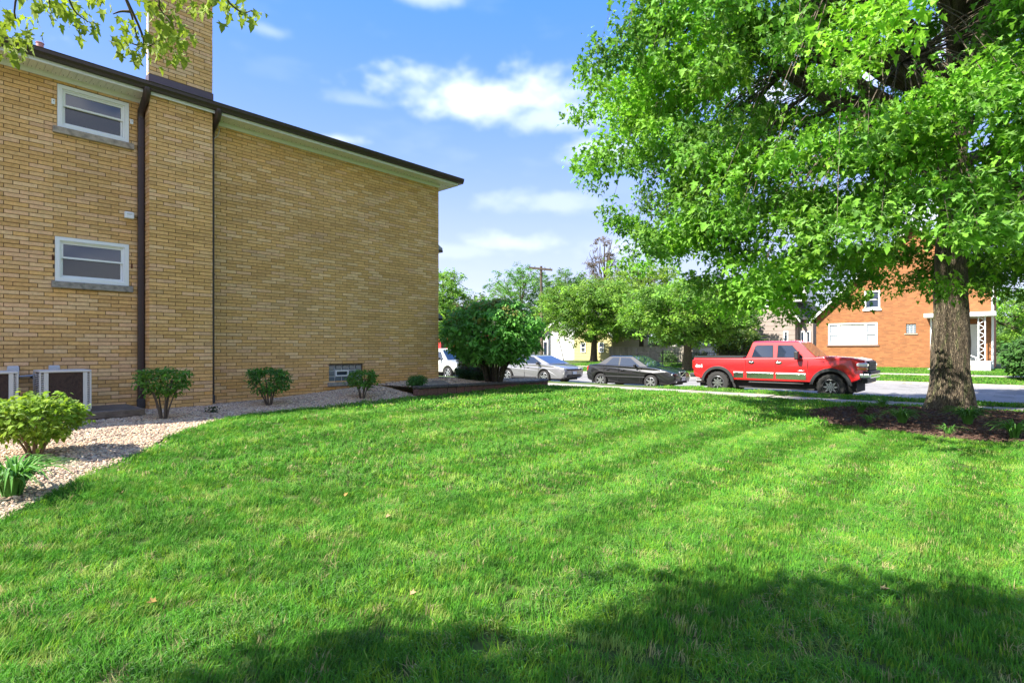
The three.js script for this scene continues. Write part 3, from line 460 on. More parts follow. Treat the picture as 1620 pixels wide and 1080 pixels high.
    if (made % (o.twigEvery || 1) === 0 && (!o.clumps || made % 2 || a.distanceTo(p) < 1.6)) { const tp = [0, 0.35, 0.7, 1].map((t) => bez(a, m, p, t)); const r = Math.min(best[1] * 0.7, o.twigR || 0.03); woods.push(tube(tp, [r, r * 0.75, r * 0.5, r * 0.25], 4)); }
    const n = o.bunches, tw = tone || 0.72 + 0.56 * R();
    for (let k = 0; k < n; k++) { const t = (o.clumps ? 0.9 : 0.55) + 0.5 * R(), c = bez(a, m, p, Math.min(1, t)); c.x += (R() - 0.5) * o.spread; c.y += (R() - 0.6) * o.spread * (o.flatten || 0.8); c.z += (R() - 0.5) * o.spread; if (o.keep && !o.keep(c)) continue; list.push([place(c, (R() - 0.5) * 0.5, R() * 6.28, (R() - 0.5) * 0.5, 0.75 + 0.5 * R()), leafTone(R, [col[0] * tw * (0.7 + 0.3 * tw), col[1] * tw, col[2]], o.vary, o.yellow)]); }
  }
  if (woods.length) mesh('limbs', join(woods), o.limbMat || o.bark, trunkMesh);
  const crown = part('crown', root); stuff(crown);
  o.sprays.forEach((g, i) => copies('leaves', g, M.leaf, list.filter((_, k) => k % o.sprays.length === i), crown));
  return list.length;
}
const mapleSprays = [1, 2, 3].map((k) => spray(mapleLeaf, 26, 0.3, 0.103, 0.35, 100 + k));
const youngSprays = [1, 2].map((k) => spray(mapleLeaf, 7, 0.1, 0.062, 0.8, 110 + k));
const treeSprays = [1, 2, 3].map((k) => spray(ovalLeaf, 22, 0.34, 0.2, 0.3, 120 + k));
const bushSprays = [1, 2].map((k) => spray(ovalLeaf, 12, 0.14, 0.135, 0.35, 130 + k));
const shrubSprays = [1, 2].map((k) => spray(ovalLeaf, 10, 0.07, 0.062, 0.2, 140 + k));
const fineSprays = [1, 2].map((k) => spray(ovalLeaf, 26, 0.09, 0.045, 0.1, 150 + k));

{ // the big maple on the right, at its own foot
  const foot = V3(10.03, 0, -12.6); foot.y = onGround(10.03, 12.6) + 0.0;
  const t = thing('maple_tree', 'big leafy maple with thick bark trunk in the mulch bed', 'tree', foot);
  growTree(t, { seed: 201, trunk: [[0, -0.1, 0], [0.02, 1.2, 0], [0.06, 3.4, -0.05], [0.14, 6, 0], [0.02, 9, 0.1], [-0.1, 12.5, 0]], r0: 0.415, flare: 0.3, lump: 0.08, sides: 40, trunkSegs: 70, bark: M.bark, fork: 3.3, limbs: 46, rise: 0.12,
    center: [0.3, 7.7, 2.0], radii: [8.35, 6.6, 5.1], box: 3.4, inner: 0.58, floor: (p) => 2.45 + 0.5 * Math.exp(-((p.x - 0.6) ** 2 + (p.z - 4) ** 2) / 9) + 0.3 * sstep(3.5, 7, p.z) + 0.3 * sstep(-3, 1, p.x) * sstep(0, 2, p.z), clumps: 660, clumpR: 0.8, twigs: 2750, bunches: 5, spread: 0.5, flatten: 0.5, gap: 0.36, gapY: 1.6, gapAt: -0.12, twigEvery: 1, twigR: 0.014, limbMat: std({ color: lin(0.13, 0.11, 0.09), map: rep(T.bark, 1.5, 0.7), roughness: 0.95 }), tone: [0.175, 0.415, 0.03], vary: 0.35, yellow: 0.4, sprays: mapleSprays, keep: (p) => { const h = p.y - 1.2, x = p.x + 0.9165 * h, z = p.z - 0.519 * h; return Math.hypot(x, z) > 1.5 || n3(p.x * 1.1, p.y * 1.1, p.z * 1.1) > 0.25; } });
}
{ // the young-leaved tree beside the photographer: only its hanging twigs reach into the picture, its shade lies on the near lawn
  const t = thing('overhanging_tree', 'tree whose leafy twigs hang in at the top left before the chimney', 'tree', V3(-5.2, onGround(-5.2, -0.8), 0.8));
  growTree(t, { seed: 301, trunk: [[0, -0.1, 0], [0.05, 1.2, 0], [0.2, 2.6, 0.05], [0.9, 4.2, 0.1], [1.8, 5.6, -0.1]], r0: 0.2, flare: 0.4, bark: M.bark, sides: 14, fork: 2.6, limbs: 14, center: [2.6, 4.65, -0.1], radii: [3.8, 1.7, 1.35], inner: 0.1, twigs: 620, bunches: 8, spread: 0.55, gap: 0.6, gapAt: -0.4, twigEvery: 3, twigR: 0.014, tone: [0.135, 0.270, 0.024], vary: 0.25, yellow: 0.3, sprays: [spray(mapleLeaf, 12, 0.2, 0.09, 0.5, 160)], keep: (p) => p.y > 2.8 + Math.max(0, 0.8 - p.z) * 0.75 });
  // hanging twigs
  const R = rng(302), woods = [], list = [], at = (px, py, Z) => V3(((px - 810) / 871) * Z + 5.2, EYE + ((553 - py) / 871) * Z - onGround(-5.2, -0.8), -Z - 0.8);
  const hang = [[[60, -260, 1.2], [40, -60, 1.9], [22, 22, 2.1], [30, 40, 2.15]], [[90, -240, 1.2], [95, -60, 1.9], [118, 18, 2.1], [138, 34, 2.15]], [[150, -250, 1.2], [182, -40, 1.9], [206, 18, 2.1], [225, 74, 2.2], [255, 62, 2.2]], [[182, -40, 1.9], [226, 72, 2.2], [200, 66, 2.2]], [[206, 18, 2.1], [190, 18, 2.1], [178, 22, 2.1]], [[240, -230, 1.2], [262, -40, 1.9], [252, 12, 2.1], [270, 36, 2.1]], [[300, -250, 1.2], [340, -60, 1.9], [362, 4, 2.1], [385, 20, 2.15], [398, 16, 2.15]], [[10, -240, 1.3], [-15, 0, 2.0], [0, 66, 2.15], [26, 72, 2.2]], [[-20, -100, 1.8], [-10, 20, 2.1], [-4, 44, 2.1]], [[120, -200, 1.4], [75, -60, 1.9], [78, 12, 2.1]]];
  const spots = [[22, 26, 2], [34, 40, 1], [96, 4, 2], [112, 14, 2], [135, 34, 2], [70, 8, 2], [205, 42, 2], [220, 72, 2], [245, 56, 2], [270, 70, 2], [285, 66, 2], [262, 82, 2], [196, 70, 2], [246, 16, 2], [268, 34, 2], [290, 2, 2], [355, 4, 2], [378, 16, 2], [395, 12, 2], [6, 68, 2], [26, 66, 2], [2, 42, 1], [84, 2, 2], [40, -12, 2], [150, -15, 2], [235, -12, 2], [300, -20, 2]];
  for (const h of hang) { const p = new THREE.CatmullRomCurve3(h.map((q) => at(...q))).getPoints(14); woods.push(tube(p, p.map((_, i) => lerp(0.006, 0.0018, i / 14)), 5)); }
  for (const [x, y, n] of spots) for (let k = 0; k < n; k++) { const c = at(x + (R() - 0.5) * 16, y + (R() - 0.5) * 14, 2.15 + (R() - 0.5) * 0.16); list.push([place(c, (R() - 0.5) * 0.6, R() * 6.28, (R() - 0.5) * 0.6, 0.5 + 0.3 * R()), leafTone(R, [0.26, 0.36, 0.03], 0.3, 0.3)]); }
  const hb = part('hanging_branch', t); mesh('twigs', join(woods), M.twig, hb); copies('leaves', youngSprays[0], M.leaf, list, hb);
}
// shrubs: several stems and a crown of small leaves
function shrub(name, label, pos, o, group) {
  const t = thing(name, label, 'shrub', pos, 0, group), R = rng(o.seed), woods = [], list = [], E = V3(...o.r), C = V3(0, o.cy, 0);
  for (let i = 0; i < o.stems; i++) { const a = (i / o.stems) * 6.28 + R(), r = 0.45 + 0.45 * R(), tip = V3(Math.cos(a) * E.x * r, o.cy + E.y * 0.3 * R(), Math.sin(a) * E.z * r), m = V3(tip.x * 0.35, tip.y * 0.5, tip.z * 0.35), b = V3(Math.cos(a) * (o.foot || 0.04), -0.02, Math.sin(a) * (o.foot || 0.04)); const p = [0, 0.25, 0.5, 0.75, 1].map((q) => bez(b, m, tip, q)); woods.push(tube(p, [1, 0.85, 0.7, 0.5, 0.3].map((k) => k * o.stemR), 6)); }
  mesh('stems', join(woods), o.stemMat || M.twig, t);
  for (let i = 0; list.length < o.n && i < o.n * 6; i++) {
    const th = Math.acos(2 * R() - 1), ph = R() * 6.283, rr = lerp(o.inner ?? 0.55, 1, R() ** 0.6), d = V3(Math.sin(th) * Math.cos(ph), Math.cos(th), Math.sin(th) * Math.sin(ph));
    const p = C.clone().add(d.clone().multiply(E).multiplyScalar(rr * (1 + (o.rough ?? 0.16) * n3(d.x * 2.2 + o.seed, d.y * 2.2, d.z * 2.2))));
    if (p.y < (o.floor ?? 0.03) || n3(p.x * o.gap, p.y * o.gap, p.z * o.gap) < (o.gapAt ?? -0.45)) continue;
    if (o.flat && p.y > o.cy + E.y * o.flat) p.y = o.cy + E.y * (o.flat + 0.15 * (R() - 0.5));
    const c = o.tip && R() < o.tip * sstep(0.2, 0.9, d.y + 0.25 * (R() - 0.5)) ? leafTone(R, o.tipTone, 0.25, 0.1) : leafTone(R, o.tone, o.vary ?? 0.28, o.yellow ?? 0.1);
    list.push([place(p, (R() - 0.5) * 0.9, R() * 6.28, (R() - 0.5) * 0.9, 0.75 + 0.5 * R()), c]);
  }
  const f = part('foliage', t); stuff(f);
  o.sprays.forEach((g, i) => copies('leaves', g, M.leaf, list.filter((_, k) => k % o.sprays.length === i), f));
  return t;
}
const shrubAt = (a, b, dy = 0) => P(a, b, H(a, b) + dy);
shrub('burning_bush', 'small vase shaped shrub by the left downspout beside the concrete pad', shrubAt(2.77, -10.04, 0.02), { seed: 1, r: [0.37, 0.25, 0.37], cy: 0.62, stems: 9, stemR: 0.016, n: 170, tone: [0.101, 0.270, 0.027], yellow: 0.3, sprays: shrubSprays, gap: 5, flat: 0.6 });
shrub('burning_bush', 'small vase shaped shrub on the gravel left of the basement window', shrubAt(4.79, -10.78, 0.02), { seed: 2, r: [0.43, 0.28, 0.42], cy: 0.5, stems: 8, stemR: 0.016, n: 190, tone: [0.081, 0.243, 0.027], yellow: 0.15, sprays: shrubSprays, gap: 5, flat: 0.6 });
shrub('burning_bush', 'small vase shaped shrub covering the right side of the basement window', shrubAt(6.69, -10.48, 0.02), { seed: 3, r: [0.34, 0.22, 0.34], cy: 0.44, stems: 8, stemR: 0.014, n: 140, tone: [0.101, 0.270, 0.027], yellow: 0.25, sprays: shrubSprays, gap: 5, flat: 0.6 });
shrub('burning_bush', 'bright yellow green shrub on sunlit gravel before the air conditioners', shrubAt(0.95, -7.95, 0.02), { seed: 4, r: [0.47, 0.25, 0.44], cy: 0.43, stems: 9, stemR: 0.014, n: 400, tone: [0.203, 0.351, 0.027], yellow: 0.6, sprays: shrubSprays, gap: 4, gapAt: -0.5, stemMat: std({ color: lin(0.2, 0.13, 0.07), roughness: 0.9 }) });
shrub('boxwood', 'tiny clipped green boxwood at the left end of the low block wall', P(8.15, -10.42, bedH(8.15, -10.42)), { seed: 5, r: [0.2, 0.14, 0.2], cy: 0.12, stems: 4, stemR: 0.008, n: 110, tone: [0.068, 0.216, 0.027], sprays: fineSprays, gap: 3, gapAt: -0.9, inner: 0.2, flat: 0.7 });
shrub('weed', 'tiny weed sprouting from gravel beside the left downspout shrub', shrubAt(3.6, -10.3, 0.02), { seed: 15, r: [0.07, 0.04, 0.07], cy: 0.04, stems: 3, stemR: 0.003, n: 4, tone: [0.041, 0.108, 0.019], sprays: fineSprays, gap: 3, gapAt: -0.9, inner: 0.2 });
const bush = shrub('round_bush', 'large rounded dark green bush with bare stems behind the low block wall', P(11.37, -11.02, bedH(11.37, -11.02)), { seed: 6, r: [1.46, 0.98, 1.4], cy: 1.42, stems: 16, stemR: 0.045, foot: 0.2, n: 1050, tone: [0.15, 0.4, 0.055], tip: 0.4, tipTone: [0.24, 0.25, 0.045], yellow: 0.05, sprays: bushSprays, gap: 1.8, gapAt: -0.42, inner: 0.55, rough: 0.07, floor: 0.6, stemMat: std({ color: lin(0.075, 0.062, 0.045), map: rep(T.bark, 2, 1), roughness: 0.95 }) });
for (const [a, b, w, h, lab] of [[12.0, -12.8, 0.42, 0.3, 'low clipped hedge ball left of the round bush, nearest the brick corner'], [12.05, -12.05, 0.46, 0.3, 'low clipped hedge ball with brownish top under the round bush']])
  shrub('hedge_ball', lab, P(a, b, bedH(a, b)), { seed: 70 + Math.round(b * -10), r: [w, h, w], cy: h * 0.75, stems: 4, stemR: 0.012, n: 260, tone: [0.068, 0.162, 0.027], tip: 0.7, tipTone: [0.15, 0.095, 0.03], sprays: fineSprays, gap: 2, gapAt: -0.9, inner: 0.3, flat: 0.55, rough: 0.08 }, 'clipped hedge balls in the raised bed');
for (const [a, b, lab] of [[13.0, -13.9, 'yellow green columnar arborvitae left of the round bush stems'], [12.75, -12.9, 'dark brown green columnar arborvitae directly behind the round bush stems']])
  shrub('arborvitae', lab, P(a, b, bedH(a, b)), { seed: 80 + Math.round(a * 10), r: [0.34, 0.75, 0.34], cy: 0.74, stems: 3, stemR: 0.03, n: 420, tone: a > 12.9 ? [0.24, 0.29, 0.035] : [0.11, 0.115, 0.03], sprays: fineSprays, gap: 2, gapAt: -0.9, inner: 0.4, rough: 0.06 }, 'columnar evergreens by the front corner');

// strap-leaved clumps
function lily(label, pos, n, len, seed, group, tone) {
  const R = rng(seed), list = [];
  for (let i = 0; i < n; i++) {
    const az = R() * 6.283, l = len * (0.6 + 0.5 * R()), w = 0.009 * (0.7 + 0.5 * R()) * (len / 0.5 + 0.3), out = l * (0.3 + 0.5 * R()), r0 = 0.07 * R(), cx = Math.cos(az), sz = Math.sin(az), p = [], ix = [];
    for (let k = 0; k <= 6; k++) { const t = k / 6, x = r0 + out * t ** 1.5, y = l * (0.95 * t - (0.35 + 0.5 * (out / l)) * t ** 2.6), ww = w * (1 - t ** 3) * (0.6 + 0.4 * Math.min(1, t * 4)); p.push(cx * x - sz * ww, y + ww * 0.5, sz * x + cx * ww, cx * x, y, sz * x, cx * x + sz * ww, y + ww * 0.5, sz * x - cx * ww); }
    for (let k = 0; k < 6; k++) { const o = k * 3; ix.push(o, o + 1, o + 3, o + 1, o + 4, o + 3, o + 1, o + 2, o + 4, o + 2, o + 5, o + 4); }
    const g = new THREE.BufferGeometry(); g.setAttribute('position', new THREE.Float32BufferAttribute(p, 3)); g.setIndex(ix); g.computeVertexNormals(); list.push(g);
  }
  const m = mesh('daylily', mergeGeometries(list), tone || M.strap); m.position.copy(pos); tag(m, label, 'plant', group);
}
lily('big dark green strap leaved clump at the left edge on gravel', shrubAt(0.62, -6.42, 0.01), 150, 0.66, 501);
const mp = (a, b) => P(a, b, mulchH(a, b));
const mulchPlants = [[1428, 667, 46, 0.3, 'daylily clump in mulch second from the left, before the trunk left side'], [1532, 671, 58, 0.36, 'large daylily clump in mulch just before the maple trunk right side'], [1606, 690, 40, 0.3, 'daylily clump at the right photo edge of the mulch bed'], [1362, 652, 34, 0.26, 'dark daylily clump at the back left of the mulch bed'], [1396, 643, 26, 0.24, 'daylily clump at the far rim of mulch left of trunk'], [1377, 666, 12, 0.2, 'sparse yellowish sprout at the left of the mulch bed'], [1502, 682, 14, 0.18, 'small yellow green sprout at the near rim of the mulch']];
mulchPlants.forEach(([px, py, n, len, label], i) => { const Z = (1.4 * 871) / (py - 553), [a, b] = toAB(((px - 810) / 871) * Z, Z); lily(label, mp(a, b), Math.round(n * 2.2), len * 2, 510 + i, 'plants in the mulch bed', undefined); });

// ---------------------------------------------------------------- lawn grass, gravel and mulch
const outside = (a, b) => b < gravelEdge(a) + 0.02 && a < 8 ? true : inMulch(a, b, 0.97) ? true : inPoly(bedPoly, a, b) ? true : a > 7.9 && b < -9.9 && retain.points.some((p) => Math.hypot(p.x - a, p.z - b) < 0.12) ? true : b < -11.7 && a < 10.6;
{
  function tuft(n, rad, h0, h1, w, seed) {
    const R = rng(seed), p = [], ix = [], nr = [];
    for (let i = 0; i < n; i++) {
      const a = R() * 6.283, r = rad * Math.sqrt(R()), x = Math.cos(a) * r, z = Math.sin(a) * r, h = lerp(h0, h1, R()), d = R() * 6.283, bend = h * (0.15 + 0.75 * R()), dx = Math.cos(d), dz = Math.sin(d), o = p.length / 3, ww = w * (0.7 + 0.6 * R());
      for (const [t, k] of [[0, 1], [0.55, 0.9]]) { const y = h * t * (1 - 0.15 * t), b = bend * t * t; p.push(x + dx * b - dz * ww * k * 0.5, y, z + dz * b + dx * ww * k * 0.5, x + dx * b + dz * ww * k * 0.5, y, z + dz * b - dx * ww * k * 0.5); }
      p.push(x + dx * bend, h * (0.95 - 0.35 * (bend / h)), z + dz * bend);
      ix.push(o, o + 1, o + 2, o + 1, o + 3, o + 2, o + 2, o + 3, o + 4);
    }
    const g = new THREE.BufferGeometry(); g.setAttribute('position', new THREE.Float32BufferAttribute(p, 3)); g.setIndex(ix); g.computeVertexNormals(); return g;
  }
  const R = rng(601), near = [], mid = [], far = [];
  const tone = (a, b) => { const n = n2(a * 0.7, b * 0.7), m = n2(a * 3, b * 3 + 40), k = R(); let c = [0.094, 0.295, 0.02]; const v = 0.72 + 0.5 * R() + 0.13 * n + 0.11 * m; if (k < 0.2 + 0.12 * n) c = [0.19, 0.36, 0.02]; if (m + 0.5 * n > 0.72 && k < 0.6) c = [0.25, 0.35, 0.06]; if (k > 0.965) c = [0.42, 0.37, 0.16]; else if (k > 0.9) c = [0.26, 0.42, 0.08]; return lin(c[0] * v, c[1] * v, c[2] * v); };
  const drop = (list, x, Z, s, tall) => {
    const [a, b] = toAB(x, Z); if (outside(a, b) || a > 20.55 || (a > 17.62 && a < 18.92)) return;
    const thin = n2(a * 0.9 + 7, b * 0.9) + 0.6 * n2(a * 3.1, b * 3.1 + 3); if (thin < -0.92 && R() < 0.7) return;
    const stripe = Math.floor(b / 0.56 + 0.15 * n2(a * 0.4, b * 0.4)) % 2 ? 1 : -1, h = s * (0.82 + 0.25 * R() + 0.2 * n2(a * 1.3 + 9, b * 1.3)) * tall;
    const lean = 0.3 * stripe + 0.16 * (R() - 0.5), yaw = R() * 6.283, y = H(a, b) - 0.004;
    const q = new THREE.Quaternion().setFromAxisAngle(V3(SA, 0, CA), -lean).multiply(new THREE.Quaternion().setFromAxisAngle(V3(0, 1, 0), yaw));
    list.push([new THREE.Matrix4().compose(V3(x, y, -Z), q, V3(s, h, s)), tone(a, b)]);
  };
  const band = (list, z0, z1, per, s, tall) => { const n = Math.floor(per * ((1.05 * (z1 * z1 - z0 * z0)) + 3 * (z1 - z0))); for (let i = 0; i < n; i++) { const Z = Math.sqrt(lerp(z0 * z0, z1 * z1, R())), x = (R() * 2 - 1) * (1.05 * Z + 1.9); drop(list, x, Z, s, tall); } };
  band(near, 1.6, 5.5, 560, 1, 1.0); for (let i = 0; i < 5200; i++) drop(near, -3.5 + 8 * R(), -0.5 + 2.2 * R(), 1, 1); band(mid, 5.5, 10.5, 300, 1.1, 0.85); band(far, 10.5, 21, 120, 1.4, 0.6);
  for (let i = 0; i < 16000; i++) { const a = 31.2 + 7.2 * R(), b = -26 + 30 * R(); if ((a > 33.3 && a < 34.7)) continue; const p = P(a, b, H(a, b)); far.push([place(p, 0, R() * 6.28, 0, 1.8, 1.0), tone(a, b)]); }
  const grass = stuff(new THREE.Group()); grass.name = 'lawn_grass'; scene.add(grass); tag(grass, 'bright green mown grass covering the lawn', 'grass');
  const gn = [1, 2, 3].map((k) => tuft(24, 0.055, 0.04, 0.1, 0.0043, 610 + k)), gm = tuft(20, 0.075, 0.045, 0.09, 0.006, 620), gf = tuft(18, 0.1, 0.05, 0.1, 0.011, 630);
  gn.forEach((g, i) => copies('grass_blades', g, M.grass, near.filter((_, k) => k % 3 === i), grass)); copies('grass_blades', gm, M.grass, mid, grass); copies('grass_blades', gf, M.grass, far, grass);

  // gravel: rounded stones
  const peb = [1, 2, 3].map((k) => { const g = new THREE.IcosahedronGeometry(1, 1), p = g.attributes.position, r = rng(640 + k), ax = r() * 9; for (let i = 0; i < p.count; i++) { const v = V3().fromBufferAttribute(p, i), s = 1 + 0.28 * n3(v.x * 1.3 + ax, v.y * 1.3, v.z * 1.3 + k); p.setXYZ(i, v.x * s, v.y * s * 0.55, v.z * s * 0.78); } g.computeVertexNormals(); return g; });
  const stones = [[], [], []], pal = [[0.6, 0.47, 0.33], [0.55, 0.4, 0.28], [0.64, 0.54, 0.42], [0.44, 0.32, 0.24], [0.58, 0.41, 0.3], [0.28, 0.22, 0.18], [0.66, 0.52, 0.35]];
  const stone = (a, b, y, s) => { const c = pal[Math.floor(R() * 7)], v = 0.8 + 0.35 * R(); stones[Math.floor(R() * 3)].push([place(P(a, b, y + s * 0.25), (R() - 0.5) * 1.0, R() * 6.28, (R() - 0.5) * 1.0, s), lin(c[0] * v, c[1] * v, c[2] * v)]); };
  for (let i = 0; i < 74000; i++) { const a = -1.5 + 9.6 * R(), e = gravelEdge(a), b = lerp(e + 0.02, -11.84, R()); if (R() * 8 > e + 11.9 + 2 || (a < 2.65 && b < -10.6)) continue; stone(a, b, H(a, b) + 0.012, 0.010 + 0.013 * R() ** 2); }
  for (let i = 0; i < 34000; i++) { const a = 7.9 + 7 * R(), b = -10.1 - 6.4 * R(); if (!inPoly(bedPoly, a, b)) continue; stone(a, b, bedH(a, b) + 0.004, 0.013 + 0.016 * R() ** 2); }
  for (let i = 0; i < 260; i++) { const a = 0.2 + 7 * R(), b = gravelEdge(a) + 0.25 * R() ** 3; stone(a, b, H(a, b), 0.014 + 0.01 * R()); }
  const gv = stuff(new THREE.Group()); gv.name = 'gravel'; scene.add(gv); tag(gv, 'tan and white river gravel along the brick wall', 'gravel'); peb.forEach((g, i) => copies('pebbles', g, M.pebble, stones[i], gv));
  // bark chips
  const chipG = box(1, 0.16, 0.36), chips = [];
  for (let i = 0; i < 9000; i++) { const t = R() * 6.283, r = Math.sqrt(R()) * 1.01, a = MULCH[0] + MULCH[2] * r * Math.cos(t), b = MULCH[1] + MULCH[3] * r * Math.sin(t); if (!inMulch(a, b, 1.02)) continue; const k = R(), c = k < 0.7 ? [0.07, 0.034, 0.022] : k < 0.9 ? [0.11, 0.06, 0.04] : [0.17, 0.11, 0.075]; chips.push([place(P(a, b, mulchH(a, b) + 0.006 * R()), (R() - 0.5) * 0.9, R() * 6.28, (R() - 0.5) * 0.9, 0.03 + 0.05 * R() ** 2), lin(...c)]); }
  const ml = copies('bark_mulch', bareGeo(chipG), M.chip, chips); tag(ml, 'dark reddish bark chips round the maple', 'mulch');
  // fallen leaves on the lawn
  const dry = leafGeo([[0, 0], [0.16, 0.06], [0.44, 0.02], [0.36, 0.24], [0.58, 0.5], [0.27, 0.55], [0.2, 0.72], [0, 1]], 0.8, -0.5), dm = std({ color: lin(0.3, 0.19, 0.05), roughness: 0.9 }), dm2 = std({ color: lin(0.28, 0.2, 0.1), roughness: 0.9 });
  for (const [px, py, s, w] of [[1393, 925, 0.07, 'curled yellow leaf on the shadow edge at the right of the lawn'], [648, 936, 0.06, 'pale yellow leaf on the lawn near the bottom centre shadow'], [610, 822, 0.06, 'small yellow leaf on the lawn left of centre'], [190, 808, 0.06, 'tan curled leaf on the lawn near the gravel edge'], [288, 794, 0.06, 'tan leaf on the lawn right of the gravel edge leaf'], [485, 695, 0.08, 'tan leaf bits on the lawn below the middle vase shrub'], [545, 792, 0.06, 'small brown leaf in the middle left of the lawn'], [248, 945, 0.07, 'brownish leaf on the lawn at the lower left']]) {
    const Z = (1.42 * 871) / (py - 553), x = ((px - 810) / 871) * Z, l = mesh('fallen_leaf', dry, R() < 0.6 ? dm : dm2); l.position.set(x, onGround(x, Z) + 0.05, -Z); l.rotation.set(R() - 0.3, R() * 6, R() - 0.5); l.scale.setScalar(s * 0.7); tag(l, w, 'leaf', 'fallen leaves on the lawn');
  }
}
// ---------------------------------------------------------------- vehicles: own x forward, own z towards the near pavement
const font = await new FontLoader().loadAsync('fonts/droid/droid_sans_bold.typeface.json');
function wheel(parent, x, z, R, w, style) {
  const s = Math.sign(z), g = part('wheel', parent); g.position.set(x, R, z); if (s < 0) g.rotation.y = Math.PI;
  const rr = R * style.rim, h = w / 2, prof = [[rr, -h], [R * 0.9, -h], [R * 0.97, -h * 0.85], [R, -h * 0.55], [R, h * 0.55], [R * 0.97, h * 0.85], [R * 0.9, h], [rr * 1.04, h * 1.02], [rr, h * 0.9]].map(([a, b]) => new THREE.Vector2(a, b));
  const ty = [new THREE.LatheGeometry(prof, 40).rotateX(Math.PI / 2)];
  if (style.tread) for (let i = 0; i < 34; i++) { const a = (i / 34) * 6.283; ty.push(box(0.05, 0.018, w * 0.42).translate(0, R + 0.003, ((i % 2) - 0.5) * w * 0.45).rotateZ(a)); }
  mesh('tyre', join(ty), M.rubber, g);
  const rim = [new THREE.TorusGeometry(rr * 0.965, rr * 0.045, 6, 40).translate(0, 0, h * 0.9), cyl(rr * 0.16, rr * 0.14, 0.03, 16).rotateX(Math.PI / 2).translate(0, 0, h * 0.72)];
  for (let i = 0; i < style.spokes; i++) { const a = (i / style.spokes) * 6.283, W = style.width * rr; rim.push(...(style.twin ? [-1, 1].map((k) => box(W, rr * 0.86, 0.028).rotateZ(k * 0.22).translate(k * W * 0.7, rr * 0.53, h * 0.68).rotateZ(a)) : [box(W, rr * 0.86, 0.03).translate(0, rr * 0.53, h * 0.68).rotateZ(a)])); }
  mesh('rim', join(rim), M.alloy, g); if (style.tread) mesh('rim_lip', new THREE.TorusGeometry(rr * 0.93, rr * 0.09, 6, 40).translate(0, 0, h * 0.86), M.trim, g);
  mesh('brake_disc', cyl(rr * 0.95, rr * 0.95, 0.03, 28).rotateX(Math.PI / 2).translate(0, 0, h * 0.25), M.trim, g);
}
